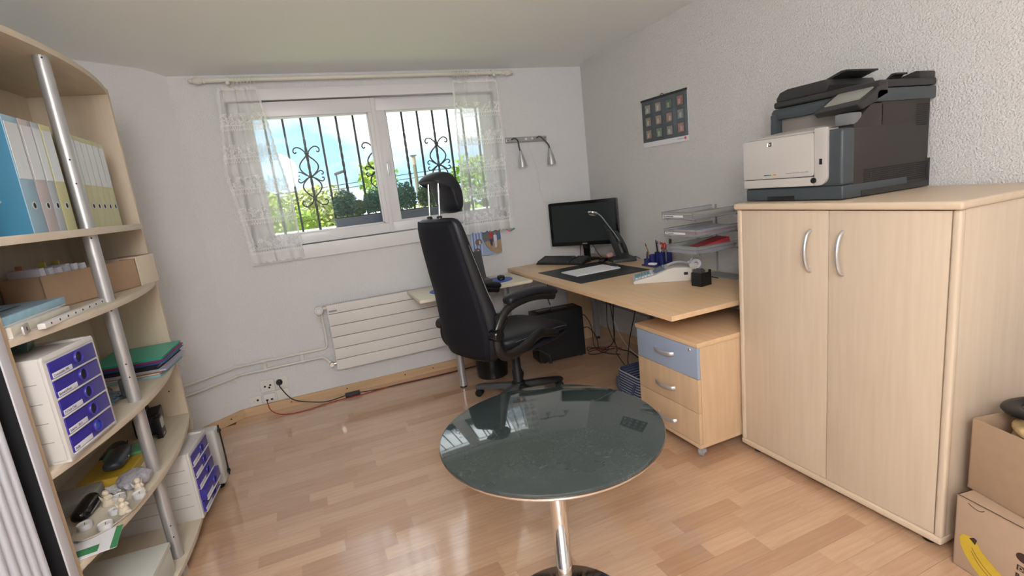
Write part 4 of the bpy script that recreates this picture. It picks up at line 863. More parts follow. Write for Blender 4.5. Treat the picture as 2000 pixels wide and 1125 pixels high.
# ------------------------------------------------------------------ wall calendar
ca = thing('wall_calendar', 'black photo calendar with twelve small pictures on the right wall', 'calendar', (xr(2.95), 2.955, 1.575))
def cx_(y): return xr(y) - 0.006
def sheet(name, y0, y1, z0, z1, off, ma, parent, t_=0.002):
    return hexa(name, [(cx_(y0) - off - t_, y0, z0), (cx_(y1) - off - t_, y1, z0), (cx_(y1) - off, y1, z0), (cx_(y0) - off, y0, z0), (cx_(y0) - off - t_, y0, z1), (cx_(y1) - off - t_, y1, z1), (cx_(y1) - off, y1, z1), (cx_(y0) - off, y0, z1)], ma, parent)
sheet('backing', 2.730, 3.186, 1.578, 1.905, -0.002, mat('calendar card', (0.75, 0.75, 0.78), 0.4), ca, 0.004)
CALB = mat('calendar print', (0.030, 0.034, 0.045), 0.22)
t = CALB.node_tree; b = t.nodes['Principled BSDF']; tcn = t.nodes.new('ShaderNodeTexCoord'); nz_ = t.nodes.new('ShaderNodeTexNoise'); nz_.inputs['Scale'].default_value = 7; nz_.inputs['Detail'].default_value = 6
mx = t.nodes.new('ShaderNodeMix'); mx.data_type = 'RGBA'; mx.inputs['A'].default_value = (0.015, 0.017, 0.024, 1); mx.inputs['B'].default_value = (0.14, 0.16, 0.19, 1); t.links.new(tcn.outputs['Object'], nz_.inputs['Vector']); t.links.new(nz_.outputs['Fac'], mx.inputs['Factor']); t.links.new(mx.outputs['Result'], b.inputs['Base Color'])
sheet('print', 2.732, 3.184, 1.612, 1.902, 0.0022, CALB, ca, 0.0015)
sheet('top_rail', 2.728, 3.188, 1.893, 1.907, 0.0022, BLACK, ca, 0.006)
tube('hanger', [(cx_(2.95) - 0.004, 2.985, 1.905), (cx_(2.95) - 0.006, 2.965, 1.918), (cx_(2.95) - 0.004, 2.945, 1.905)], 0.0025, BLACK, ca, 6, 4)
rj = random.Random(5)
tones = [(0.40, 0.42, 0.36), (0.46, 0.42, 0.38), (0.12, 0.20, 0.12), (0.45, 0.20, 0.16), (0.36, 0.30, 0.24), (0.46, 0.34, 0.28), (0.42, 0.28, 0.22), (0.30, 0.34, 0.36), (0.46, 0.30, 0.20), (0.22, 0.32, 0.18), (0.38, 0.36, 0.34), (0.50, 0.26, 0.22)]
for r_ in range(3):
    for c_ in range(4):
        y1_ = 3.155 - c_ * 0.108; z1_ = 1.872 - r_ * 0.086 + (0.004 if c_ == 3 else 0)
        pf = sheet('picture_frame', y1_ - 0.072, y1_, z1_ - 0.070, z1_, 0.0038, mat('cal frame', (0.035, 0.04, 0.045), 0.3), ca, 0.0004)
        tn = tones[r_ * 4 + c_]
        pic = sheet('picture', y1_ - 0.064, y1_ - 0.008, z1_ - 0.064, z1_ - 0.006, 0.0043, mat('cal pic', tuple(0.55 * v + 0.04 for v in tn), 0.35, var=0.8, vscale=55), pf, 0.0004)
        yy = y1_ - 0.036 + rj.uniform(-0.006, 0.006)
        sheet('picture_subject', yy - 0.010, yy + 0.010, z1_ - 0.056, z1_ - 0.026, 0.0048, mat('cal subj', tuple(min(0.7, v * 0.5 + 0.25) for v in tn), 0.4), pf, 0.0003)
sheet('logo', 2.752, 2.768, 1.590, 1.606, 0.0028, RED, ca, 0.0005); sheet('logo_line', 2.775, 2.835, 1.595, 1.599, 0.0028, GREY, ca, 0.0005)
# ------------------------------------------------------------------ things on the desk
DZ = 0.741
mo = thing('computer_monitor', 'wide black computer monitor standing in the desk corner', 'monitor', (2.165, 3.70, DZ), radians(-47.5), world=False)
lathe('base', [(0, 0), (0.112, 0), (0.115, 0.004), (0.108, 0.010), (0.03, 0.016), (0, 0.016)], GLOSSB, mo, (0, 0, 0), 40).data.transform(Matrix.Diagonal((1, 0.78, 1, 1)))
hexa('neck', [(-0.028, -0.012, 0.012), (0.022, -0.012, 0.012), (0.022, 0.018, 0.012), (-0.028, 0.018, 0.012), (-0.030, -0.030, 0.17), (0.030, -0.030, 0.17), (0.030, -0.005, 0.17), (-0.030, -0.005, 0.17)], GLOSSB, mo, 0.004)
hs = prism('housing', rrect(-0.292, 0.292, 0.128, 0.492, 0.014), 0.028, GLOSSB, mo, 'xz', -0.058, 0.004)
prism('back_shell', rrect(-0.22, 0.22, 0.16, 0.44, 0.05), 0.03, BLACKM, mo, 'xz', -0.032, 0.012)
SCR = mat('dark screen', (0.030, 0.037, 0.038), 0.22, spec=0.4)
prism('screen', [(-0.266, 0.160), (0.266, 0.160), (0.266, 0.468), (-0.266, 0.468)], 0.0015, SCR, mo, 'xz', -0.0592)
text('maker_lettering', 'PHILIPS', 0.013, SILVER, mo, frame((0, -0.0585, 0.1385), (1, 0, 0), (0, 0, 1)), 0.0003, 'CENTER', 0.0003)
prism('power_light', [(0.245, 0.139), (0.25, 0.139), (0.25, 0.143), (0.245, 0.143)], 0.001, mat('blue led', (0.2, 0.4, 0.8), 0.3), mo, 'xz', -0.0589)
box('screen_sticker', 0.252, 0.258, -0.0600, -0.0588, 0.173, 0.184, mat('sticker', (0.35, 0.5, 0.7), 0.4), mo)
tube('monitor_cord', [(0.02, -0.02, 0.18), (0.05, 0.03, 0.10), (0.10, 0.02, 0.02), (0.16, 0.0, 0.006)], 0.003, CAB, mo, 6, 5)
tube('monitor_cord', [(-0.06, -0.01, 0.18), (-0.07, 0.03, 0.08), (-0.09, 0.08, 0.006)], 0.003, CAB, mo, 6, 5)

kb = thing('keyboard', 'black wired computer keyboard in front of the monitor', 'keyboard', (1.940, 3.722, DZ), radians(-60), world=False)
prism('case', [(-0.078, 0.0), (-0.02, 0.004), (0.055, 0.016), (0.060, 0.0), (0.070, 0.0), (0.074, 0.038), (0.06, 0.044), (-0.070, 0.014), (-0.08, 0.008)], 0.444, BLACKM, kb, 'yz', -0.222, 0.002)
bm = bmesh.new()
for r_ in range(6):
    for c_ in range(21):
        if c_ in (15, 19) and r_ < 6 and c_ == 15: continue
        x = -0.207 + c_ * 0.0205; y = -0.060 + r_ * 0.0215; z = 0.0165 + (y + 0.07) / 0.13 * 0.030
        q = bmesh.ops.create_cube(bm, size=1)['verts']
        for v in q:
            k = 0.78 if v.co.z > 0 else 1.0
            v.co = Vector((x + v.co.x * 0.0175 * k, y + v.co.y * 0.018 * k, z + v.co.z * 0.016 + v.co.y * 0.004))
ks = bm2('keys', bm, mat('key caps', (0.060, 0.061, 0.064), 0.32), kb); ks['kind'] = 'stuff'
tube('cord', [(-0.05, 0.072, 0.012), (-0.045, 0.095, 0.02), (-0.01, 0.11, 0.03), (0.03, 0.105, 0.02), (0.02, 0.13, 0.006), (-0.05, 0.15, 0.004)], 0.0025, CAB, kb, 6, 5)

def mouse(loc, rz, label):
    m_ = thing('computer_mouse', label, 'mouse', loc, rz, 'computer mice', world=False)
    loft('shell', [so(-0.050, 0.012, 0.0, 0.012), so(-0.044, 0.024, 0.0, 0.024), so(-0.02, 0.031, 0.0, 0.036), so(0.015, 0.030, 0.0, 0.035), so(0.042, 0.026, 0.0, 0.022), so(0.054, 0.014, 0.002, 0.010)], GLOSSB, m_, 1)
    lathe('wheel', [(0.007, -0.003), (0.007, 0.003)], GREY, m_, (0.030, 0, 0.026), 12, M4=Matrix.Rotation(pi / 2, 4, 'X'))
mouse((2.165, 3.465, DZ), radians(35), 'black computer mouse on the desk beside the LED lamp')

mt_ = box('desk_mat', 1.602, 2.160, 2.872, 3.50, DZ, DZ + 0.003, mat('black desk mat', (0.022, 0.024, 0.027), 0.5, bump=0.1, bscale=400), None, 0.001, rot=Matrix.Rotation(0.02, 3, 'Z'))
tag(mt_, 'large black desk mat under the white notepad', 'desk mat')
np_ = thing('notepad', 'white paper notepad lying on the black desk mat', 'notepad', (1.885, 3.20, DZ + 0.004))
box('sheets', 1.705, 2.068, 3.090, 3.318, DZ + 0.0035, DZ + 0.010, PAPER, np_, 0.0005, rot=Matrix.Rotation(0.01, 3, 'Z')); box('top_sheet', 1.707, 2.066, 3.092, 3.316, DZ + 0.0103, DZ + 0.0107, PAPER, np_, 0, rot=Matrix.Rotation(0.018, 3, 'Z'))
pn_ = thing('ballpoint_pen', 'dark blue ballpoint pen lying at the edge of the notepad', 'pen', (2.085, 3.205, DZ + 0.008))
rod('barrel', (2.088, 3.29, DZ + 0.0085), (2.083, 3.15, DZ + 0.0085), 0.005, mat('navy', (0.02, 0.03, 0.10), 0.3), pn_, 10); rod('tip', (2.083, 3.15, DZ + 0.0085), (2.0826, 3.137, DZ + 0.0085), 0.005, CHROME, pn_, 10, 0.001); rod('clip', (2.088, 3.285, DZ + 0.014), (2.0865, 3.245, DZ + 0.014), 0.0012, CHROME, pn_, 6)

# LED desk lamp
lm = thing('desk_lamp', 'black wedge-shaped LED desk lamp with a thin bent arm', 'lamp', (2.26, 3.38, DZ))
LB = mat('lamp black', (0.040, 0.043, 0.046), 0.4)
hexa('base', [(2.165, 3.325, DZ), (2.335, 3.255, DZ), (2.385, 3.43, DZ), (2.21, 3.50, DZ), (2.168, 3.328, DZ + 0.024), (2.335, 3.258, DZ + 0.030), (2.383, 3.428, DZ + 0.034), (2.212, 3.497, DZ + 0.026)], LB, lm, 0.006, 3)
def lampface(y): return [(2.245, 0.770), (2.185, 0.915), (2.155, 1.005), (2.168, 1.012), (2.190, 0.985), (2.198, 0.990), (2.238, 0.965), (2.290, 0.905), (2.325, 0.835), (2.345, 0.770)]
# body as a frame around an open window
outer = [(2.235, 0.768), (2.205, 0.850), (2.170, 0.930), (2.147, 1.000), (2.158, 1.006), (2.205, 0.930), (2.222, 0.985), (2.232, 0.985), (2.275, 0.925), (2.312, 0.855), (2.338, 0.768)]
bm = bmesh.new()
quads = [[(2.205, 0.850), (2.170, 0.930), (2.147, 1.000), (2.158, 1.006), (2.195, 0.945), (2.228, 0.880)], [(2.235, 0.768), (2.205, 0.850), (2.228, 0.880), (2.262, 0.800)], [(2.235, 0.768), (2.262, 0.800), (2.308, 0.800), (2.338, 0.768)],
         [(2.308, 0.800), (2.338, 0.768), (2.312, 0.855), (2.275, 0.925), (2.268, 0.895)], [(2.228, 0.880), (2.222, 0.985), (2.232, 0.985), (2.275, 0.925), (2.268, 0.895), (2.262, 0.885)]]
for q in quads:
    lo = [bm.verts.new((x, 3.335 + (x - 2.2) * 0.12, z)) for x, z in q]; hi = [bm.verts.new((x, 3.375 + (x - 2.2) * 0.12, z)) for x, z in q]; n = len(q)
    bm.faces.new(lo); bm.faces.new(hi)
    for i in range(n): bm.faces.new((lo[i], lo[(i + 1) % n], hi[(i + 1) % n], hi[i]))
bmesh.ops.recalc_face_normals(bm, faces=bm.faces); bm2('stand', bm, LB, lm)
tube('arm', [(2.245, 3.34, 0.905), (2.19, 3.335, 0.985), (2.135, 3.33, 1.055), (2.085, 3.32, 1.115), (2.045, 3.315, 1.145), (2.02, 3.312, 1.152)], 0.0042, SILVER, lm, 8, 5)
tube('arm', [(2.215, 3.37, 0.93), (2.17, 3.365, 0.99), (2.13, 3.36, 1.045)], 0.0035, LB, lm, 8, 5)
hd = lathe('lamp_head', [(0, 0.014), (0.026, 0.012), (0.034, 0.004), (0.034, -0.006), (0.028, -0.012), (0, -0.012)], LB, lm, (2.005, 3.31, 1.150), 24, M4=Matrix.Rotation(0.25, 4, 'Y'))
lathe('head_ring', [(0.0345, -0.003), (0.036, 0), (0.036, 0.005), (0.031, 0.010)], CHROME, hd, (2.005, 3.31, 1.152), 24, M4=Matrix.Rotation(0.25, 4, 'Y'), caps=False)
lathe('diffuser', [(0.024, -0.012), (0.020, -0.016), (0, -0.017)], mat('lamp lens', (0.7, 0.7, 0.7), 0.3), hd, (2.005, 3.31, 1.150), 20, M4=Matrix.Rotation(0.25, 4, 'Y'))
tube('cord', [(2.375, 3.36, DZ + 0.012), (2.392, 3.35, DZ + 0.02), (2.398, 3.30, DZ + 0.004)], 0.0025, CAB, lm, 6, 5)
bm = bmesh.new(); bmesh.ops.create_icosphere(bm, subdivisions=3, radius=1)
for v in bm.verts:
    v.co *= 1 + 0.22 * noise.noise(v.co * 1.6 + Vector((3, 1, 2))); v.co = Vector((v.co.x * 0.024, v.co.y * 0.046, v.co.z * 0.022)); v.co = Matrix.Rotation(-0.9, 3, 'Z') @ v.co + Vector((2.212, 3.44, DZ + 0.050))
tag(bm2('rose_quartz_stone', bm, mat('rose quartz', (0.66, 0.36, 0.34), 0.35, var=0.12, vscale=40), smooth=True), 'pink rough stone lying on the base of the black desk lamp', 'stone')

# pen holder
ph_ = thing('pen_holder', 'dark blue desk organiser with cups for pens', 'pen holder', (2.31, 2.98, DZ))
NB = mat('dark blue plastic', (0.022, 0.028, 0.16), 0.3)
box('tray', 2.228, 2.392, 2.885, 3.055, DZ, DZ + 0.012, NB, ph_, 0.005)
def cup(x, y, r, h):
    return lathe('cup', [(r, 0.008), (r, h), (r - 0.003, h), (r - 0.003, 0.02), (0, 0.02)], NB, ph_, (x, y, DZ), 20)
cups = [(2.255, 3.025, 0.021, 0.050), (2.300, 3.020, 0.024, 0.075), (2.348, 3.015, 0.024, 0.086), (2.335, 2.958, 0.026, 0.094), (2.372, 2.920, 0.019, 0.108)]
for c_ in cups: cup(*c_)
def pen(label, x, y, z0, dx, dy, L, col, cap=None, r=0.0045):
    d_ = Vector((dx, dy, 1)).normalized(); a = Vector((x, y, DZ + z0)); t_ = thing('pen', label, 'pen', tuple(a), 0, 'pens in the blue organiser')
    rod('barrel', a, a + d_ * L, r, mat('pen', col, 0.35), t_, 10); rod('cap', a + d_ * L, a + d_ * (L + 0.022), r * 1.08, mat('pencap', cap or col, 0.35), t_, 10, r * 0.5)
pen('tan wooden pencil leaning out of the blue organiser', 2.300, 3.025, 0.022, -0.30, 0.1, 0.125, (0.45, 0.28, 0.14), (0.10, 0.08, 0.07))
pen('black marker standing in the blue organiser', 2.352, 3.012, 0.022, -0.12, 0.0, 0.135, (0.02, 0.02, 0.02), None, 0.0055)
pen('silver ballpoint pen in the blue organiser', 2.345, 3.022, 0.022, 0.05, -0.05, 0.125, (0.5, 0.5, 0.52), (0.08, 0.08, 0.09))
pen('short dark pen in the lowest organiser cup', 2.255, 3.025, 0.022, 0.1, 0.0, 0.06, (0.03, 0.03, 0.04), None, 0.007)
pen('white pen beside the red scissors in the blue organiser', 2.325, 2.965, 0.022, 0.06, 0.0, 0.125, (0.7, 0.68, 0.68), (0.5, 0.1, 0.1))
sc_ = thing('scissors', 'red-handled scissors standing in the blue organiser', 'scissors', (2.34, 2.955, DZ + 0.02))
for s in (-1, 1):
    c = Vector((2.345 + 0.004, 2.955 - s * 0.017, DZ + 0.135)); tube('handle_loop', [tuple(c + Vector((0, 0.014 * cos(k * pi / 8), 0.021 * sin(k * pi / 8)))) for k in range(16)], 0.0052, RED, sc_, 8, 0, True)
    box('blade', 2.348, 2.350, 2.955 + s * 0.004 - 0.006, 2.955 + s * 0.004 + 0.006, DZ + 0.022, DZ + 0.12, SILVER, sc_)
rl_ = box('wooden_ruler', 2.377, 2.381, 2.906, 2.932, DZ + 0.024, DZ + 0.185, mat('dark wood', (0.10, 0.05, 0.04), 0.5), None, 0.0008, rot=Matrix.Rotation(0.17, 3, 'X') @ Matrix.Rotation(-0.05, 3, 'Y')); tag(rl_, 'dark brown ruler leaning out of the blue organiser', 'ruler')
er = box('white_eraser', 2.235, 2.270, 2.93, 2.985, DZ + 0.0125, DZ + 0.027, PAPER, None, 0.004, rot=Matrix.Rotation(0.3, 3, 'Z')); tag(er, 'white eraser lying on the organiser tray', 'eraser')

# printing calculator
cc = thing('printing_calculator', 'off-white printing calculator with blue keys on the desk', 'calculator', (2.0, 2.55, DZ), radians(-33), world=False)
CALW = mat('calculator ivory', (0.66, 0.63, 0.58), 0.4); 
prof = [(-0.17, 0.0), (0.165, 0.0), (0.172, 0.01), (0.172, 0.072), (0.150, 0.084), (0.07, 0.088), (0.01, 0.072), (-0.05, 0.048), (-0.165, 0.022), (-0.176, 0.012)]
prism('body', prof, 0.185, CALW, cc, 'xz', -0.0925, 0.006, 3)
sl = radians(14.6)
KB = mat('calc teal keys', (0.12, 0.30, 0.38), 0.4); KW = mat('calc pale keys', (0.55, 0.62, 0.72), 0.4)
def kz(x): return 0.0225 + (x + 0.165) * (0.026 / 0.115)
for r_ in range(4):
    for c_ in range(6):
        x = -0.150 + c_ * 0.0185; y = 0.062 - r_ * 0.0345
        box('key', x - 0.0075, x + 0.0075, y - 0.0125, y + 0.0125, kz(x) - 0.002, kz(x) + 0.0065, KW if r_ == 3 or c_ == 5 else KB, cc, 0.002, 1, rot=Matrix.Rotation(-0.22, 3, 'Y'))
prism('display_bezel', [(-0.032, -0.055), (0.030, -0.062), (0.034, 0.062), (-0.030, 0.055), (-0.040, 0.0)], 0.004, mat('calc display blue', (0.07, 0.16, 0.32), 0.25), cc, 'xy', 0.0).data.transform(Matrix.Translation((-0.008, 0, 0.0685)) @ Matrix.Rotation(-0.40, 4, 'Y'))
prism('display', [(-0.014, -0.045), (0.016, -0.045), (0.016, 0.045), (-0.014, 0.045)], 0.002, mat('lcd', (0.10, 0.10, 0.09), 0.2), cc, 'xy', 0.004).data.transform(Matrix.Translation((-0.008, 0, 0.0685)) @ Matrix.Rotation(-0.40, 4, 'Y'))
box('side_socket', 0.125, 0.148, -0.0945, -0.0915, 0.040, 0.056, INK, cc, 0.001)
grid('paper_tape', 10, 3, lambda u, v: (0.17 - u * 0.13, -0.03 + v * 0.065, 0.088 + 0.016 * sin(u * pi) + 0.002), PAPER, cc)
lathe('paper_roll', [(0.012, -0.03), (0.030, -0.03), (0.030, 0.03), (0.012, 0.03)], PAPER, cc, (0.205, -0.005, 0.092), 28, M4=Matrix.Rotation(pi / 2, 4, 'X'), caps=False)
lathe('roll_core', [(0.013, -0.0305), (0.013, 0.0305), (0.008, 0.0305), (0.008, -0.0305)], mat('roll core', (0.45, 0.30, 0.26), 0.6), cc, (0.205, -0.005, 0.092), 20, M4=Matrix.Rotation(pi / 2, 4, 'X'), caps=False)
box('roll_arm', 0.165, 0.212, 0.030, 0.036, 0.060, 0.098, CALW, cc, 0.002); box('roll_arm', 0.165, 0.212, -0.046, -0.040, 0.060, 0.098, CALW, cc, 0.002)
tube('cord', [(0.172, 0.05, 0.02), (0.22, 0.07, 0.006), (0.26, 0.02, 0.004), (0.32, -0.08, 0.004)], 0.003, CAB, cc, 6, 5)

# black card holder and cards
hb = thing('card_holder', 'small black open box holding dark cards on the desk', 'box', (2.045, 2.25, DZ), radians(8), world=False)
for a in ((-0.042, 0.042, -0.035, -0.032, 0.0, 0.078), (-0.042, 0.042, 0.032, 0.035, 0.0, 0.078), (-0.042, -0.039, -0.035, 0.035, 0.0, 0.078), (-0.042, 0.042, -0.035, 0.035, 0.0, 0.003)): box('wall', *a, BLACKM, hb, 0.0008)
prism('notched_wall', [(-0.035, 0), (0.035, 0), (0.035, 0.088), (0.018, 0.088), (0.014, 0.05), (-0.014, 0.05), (-0.018, 0.088), (-0.035, 0.088)], 0.003, BLACKM, hb, 'yz', 0.039)
for k in range(4):
    c = box('index_card', 2.012 + k * 0.010, 2.0135 + k * 0.010, 2.222, 2.274, DZ + 0.006, DZ + 0.098 - (k % 2) * 0.006, DGREY, None, 0, rot=Matrix.Rotation(0.05, 3, 'Y') @ Matrix.Rotation(radians(8), 3, 'Z')); tag(c, ['dark card against the closed wall of the small black box', 'second dark card from the closed wall of the black box', 'second dark card from the notched wall of the black box', 'dark card next to the notched wall of the black box'][k], 'card', 'cards in the black box')

# letter trays
ACR = bpy.data.materials.new('clear acrylic'); ACR.use_nodes = True
t = ACR.node_tree; t.nodes.clear(); o_ = t.nodes.new('ShaderNodeOutputMaterial'); mxs = t.nodes.new('ShaderNodeMixShader'); tr_ = t.nodes.new('ShaderNodeBsdfTransparent'); pb = t.nodes.new('ShaderNodeBsdfPrincipled')
tr_.inputs[0].default_value = (0.90, 0.91, 0.93, 1); pb.inputs['Base Color'].default_value = (0.55, 0.56, 0.58, 1); pb.inputs['Roughness'].default_value = 0.15; mxs.inputs[0].default_value = 0.28
t.links.new(tr_.outputs[0], mxs.inputs[1]); t.links.new(pb.outputs[0], mxs.inputs[2]); t.links.new(mxs.outputs[0], o_.inputs[0])
ACE = mat('acrylic edge', (0.20, 0.20, 0.23), 0.2)
lt = thing('letter_tray_rack', 'rack of three clear acrylic letter trays standing behind the cabinet', 'letter trays', (2.15, 2.32, DZ))
txt = ['Bio administration', 'Bio personnel', '']
for k, z in enumerate((1.124, 1.025, 0.929)):
    x0, x1, y0, y1 = 1.955 + k * 0.012, 2.335, 2.20, 2.455
    tr = box('tray', x0, x1, y0, y1, z, z + 0.0025, ACR, lt)
    for a in ((x0, x0 + 0.0025, y0, y1, z, z + 0.043), (x0, x1, y0, y0 + 0.0025, z, z + 0.043), (x0, x1, y1 - 0.0025, y1, z, z + 0.043)): box('tray_side', *a, ACR, tr)
    for a, c in (((x0, y0), (x0, y1)), ((x0, y0), (x1, y0)), ((x0, y1), (x1, y1))):
        rod('tray_edge', (*a, z + 0.0435), (*c, z + 0.0435), 0.0016, ACE, tr, 6); rod('tray_edge', (*a, z + 0.001), (*c, z + 0.001), 0.0014, ACE, tr, 6)
    for a in ((x0, y0), (x0, y1)): rod('tray_edge', (*a, z), (*a, z + 0.044), 0.0016, ACE, tr, 6)
    for fx in (x0 + 0.03, x1 - 0.05):
        for fy in (y0 + 0.012, y1 - 0.012): lathe('tray_foot', [(0.004, -0.008), (0.006, 0)], ACE, tr, (fx, fy, z), 8)
    if txt[k]:
        lbp = box('label_strip', x0 - 0.0012, x0 - 0.0004, 2.275, 2.445, z + 0.014, z + 0.026, mat('label white', (0.85, 0.85, 0.85), 0.6), tr)
        text('label_text', txt[k], 0.011, INK, tr, frame((x0 - 0.0014, 2.436, z + 0.0168), (0, -1, 0), (0, 0, 1)), 0.0002, 'LEFT', 0.0003)
rod('post', (2.345, 2.22, DZ), (2.345, 2.22, 1.17), 0.006, GREY, lt, 10); rod('post', (2.345, 2.435, DZ), (2.345, 2.435, 1.17), 0.006, GREY, lt, 10); box('foot_plate', 2.25, 2.36, 2.20, 2.455, DZ, DZ + 0.006, GREY, lt, 0.002)
def sheaf(label, z, h, col, dx=0, rz=0.0, cat='folder', name='paper_folder'):
    o_ = box(name, 1.985 + dx, 2.28 + dx * 0.5, 2.222, 2.432, z, z + h, mat('sheaf', col, 0.6), None, 0.0008, rot=Matrix.Rotation(rz, 3, 'Z')); tag(o_, label, cat, 'papers in the letter trays')
sheaf('grey brown wad of letters in the top letter tray', 1.130, 0.012, (0.24, 0.21, 0.21), 0.01, 0.03, 'letters', 'letters'); sheaf('tan envelope on the wad in the top letter tray', 1.1425, 0.006, (0.45, 0.36, 0.28), 0.05, -0.05, 'envelope', 'envelope')
sheaf('lilac papers at the bottom of the middle letter tray', 1.031, 0.008, (0.42, 0.38, 0.48), 0.0, 0.02); sheaf('red folder in the middle letter tray', 1.040, 0.010, (0.42, 0.05, 0.09), 0.02, -0.02); sheaf('white papers on the red folder in the middle letter tray', 1.051, 0.007, (0.62, 0.60, 0.68), 0.03, 0.03)
sheaf('lilac plastic folder in the lowest letter tray', 0.935, 0.010, (0.40, 0.38, 0.52), 0.0, 0.02); sheaf('dark plum folder in the lowest letter tray', 0.946, 0.006, (0.16, 0.04, 0.10), 0.02, -0.03); sheaf('pale green folder in the lowest letter tray', 0.9525, 0.006, (0.45, 0.55, 0.40), 0.0, 0.03)
o_ = hexa('paper_folder', [(2.04, 2.26, 0.960), (2.25, 2.23, 0.960), (2.27, 2.36, 0.960), (2.05, 2.36, 0.960), (2.10, 2.27, 0.963), (2.25, 2.24, 0.992), (2.27, 2.36, 0.990), (2.10, 2.36, 0.963)], mat('sheaf', (0.45, 0.04, 0.05), 0.5)); tag(o_, 'bright red folder peaking above the lowest letter tray', 'folder', 'papers in the letter trays')

# ------------------------------------------------------------------ things on the side table
SZ = 0.719
MATB = mat('blue mat', (0.05, 0.13, 0.55), 0.4)
for (x, y, r_, lab) in ((1.305, 3.625, 0.120, 'round blue mouse mat under the side table mouse'), (0.885, 3.605, 0.115, 'round blue mat on the bare end of the side table')):
    o_ = lathe('mouse_mat', [(0, 0), (r_, 0), (r_, 0.003), (0, 0.003)], MATB, None, (x, y, SZ), 48); tag(o_, lab, 'mouse mat', 'blue mats on the side table')
mouse((1.335, 3.615, SZ + 0.003), radians(75), 'black computer mouse on the round blue mat')
lp = thing('laptop', 'dark open laptop on the side table behind the chair back', 'laptop', (1.08, 3.72, SZ))
box('deck', 0.925, 1.265, 3.610, 3.750, SZ + 0.004, SZ + 0.020, DGREY, lp, 0.003)
hexa('lid', [(0.925, 3.750, SZ + 0.012), (1.265, 3.750, SZ + 0.012), (1.265, 3.758, SZ + 0.012), (0.925, 3.758, SZ + 0.012), (0.925, 3.815, SZ + 0.222), (1.265, 3.815, SZ + 0.222), (1.265, 3.823, SZ + 0.222), (0.925, 3.823, SZ + 0.222)], DGREY, lp, 0.002)
hexa('screen', [(0.937, 3.7515, SZ + 0.022), (1.253, 3.7515, SZ + 0.022), (1.253, 3.754, SZ + 0.022), (0.937, 3.754, SZ + 0.022), (0.937, 3.8115, SZ + 0.214), (1.253, 3.8115, SZ + 0.214), (1.253, 3.814, SZ + 0.214), (0.937, 3.814, SZ + 0.214)], mat('laptop screen', (0.05, 0.055, 0.058), 0.35), lp)
for fx in (0.94, 1.25): box('hinge', fx - 0.012, fx + 0.012, 3.745, 3.757, SZ + 0.008, SZ + 0.02, BLACK, lp, 0.002)
for fx in (0.95, 1.24): lathe('foot', [(0.008, 0), (0.008, 0.005)], BLACK, lp, (fx, 3.64, SZ), 10)

# ------------------------------------------------------------------ under the desk
pc = thing('computer_tower', 'black computer tower standing on the floor under the desk', 'computer', (1.765, 3.60, 0), radians(-5), world=False)
box('case', -0.195, 0.195, -0.09, 0.09, 0.008, 0.405, BLACKM, pc, 0.004); box('front_panel', -0.205, -0.194, -0.09, 0.09, 0.008, 0.405, BLACK, pc, 0.004); box('drive_bay', -0.2065, -0.204, -0.07, 0.07, 0.33, 0.37, GLOSSB, pc, 0.001); box('top_vent', -0.16, 0.1, -0.05, 0.05, 0.4045, 0.407, GLOSSB, pc, 0.001)
for fx in (-0.16, 0.16):
    for fy in (-0.07, 0.07): lathe('foot', [(0.014, 0), (0.014, 0.009)], BLACK, pc, (fx, fy, 0), 10)
wb_ = thing('waste_bin', 'round black waste bin under the side table', 'waste bin', (1.165, 3.58, 0))
lathe('bucket', [(0.0, 0.0), (0.112, 0), (0.118, 0.006), (0.138, 0.275), (0.134, 0.275), (0.112, 0.012), (0, 0.012)], BLACK, wb_, (1.165, 3.58, 0), 40); lathe('rim', [(0.136, 0.268), (0.143, 0.272), (0.143, 0.280), (0.134, 0.280)], BLACK, wb_, (1.165, 3.58, 0), 40, caps=False)
# striped basket
bs = thing('woven_basket', 'dark blue and white striped woven basket beside the pedestal', 'basket', (1.775, 2.46, 0))
BD = mat('navy weave', (0.035, 0.05, 0.10), 0.7, bump=0.3, bscale=300); BL = mat('pale weave', (0.42, 0.40, 0.44), 0.7, bump=0.3, bscale=300)
for k in range(13):
    z0 = 0.004 + k * 0.0175; e = 0.004 * (k / 13.0)
    for w_, ma in ((0.0, BD), (0.0115, BL)):
        h_ = 0.0115 if w_ == 0 else 0.006
        pts = rrect(1.655 - e, 1.895 + e, 2.34 - e, 2.585 + e, 0.045)
        bm = bmesh.new(); sweep_bm(bm, [(x, y, z0 + w_ + h_ / 2) for x, y in pts], h_ / 2 + 0.0006, 6, True); bm2('weave_band', bm, ma, bs, smooth=True)
prism('floor_panel', rrect(1.66, 1.89, 2.345, 2.58, 0.04), 0.004, BD, bs, 'xy', 0.0)
pts = rrect(1.655, 1.895, 2.34, 2.585, 0.043); bm = bmesh.new(); lo = [bm.verts.new((x, y, 0.003)) for x, y in pts]; hi = [bm.verts.new((x, y, 0.235)) for x, y in pts]
for i in range(len(pts)): bm.faces.new((lo[i], lo[(i + 1) % len(pts)], hi[(i + 1) % len(pts)], hi[i]))
bm2('lining', bm, BD, bs)
tube('handle', [(1.64, 2.56, 0.19), (1.628, 2.545, 0.13), (1.63, 2.49, 0.075), (1.63, 2.43, 0.085), (1.628, 2.40, 0.13), (1.64, 2.385, 0.19)], 0.008, BD, bs, 8, 5)
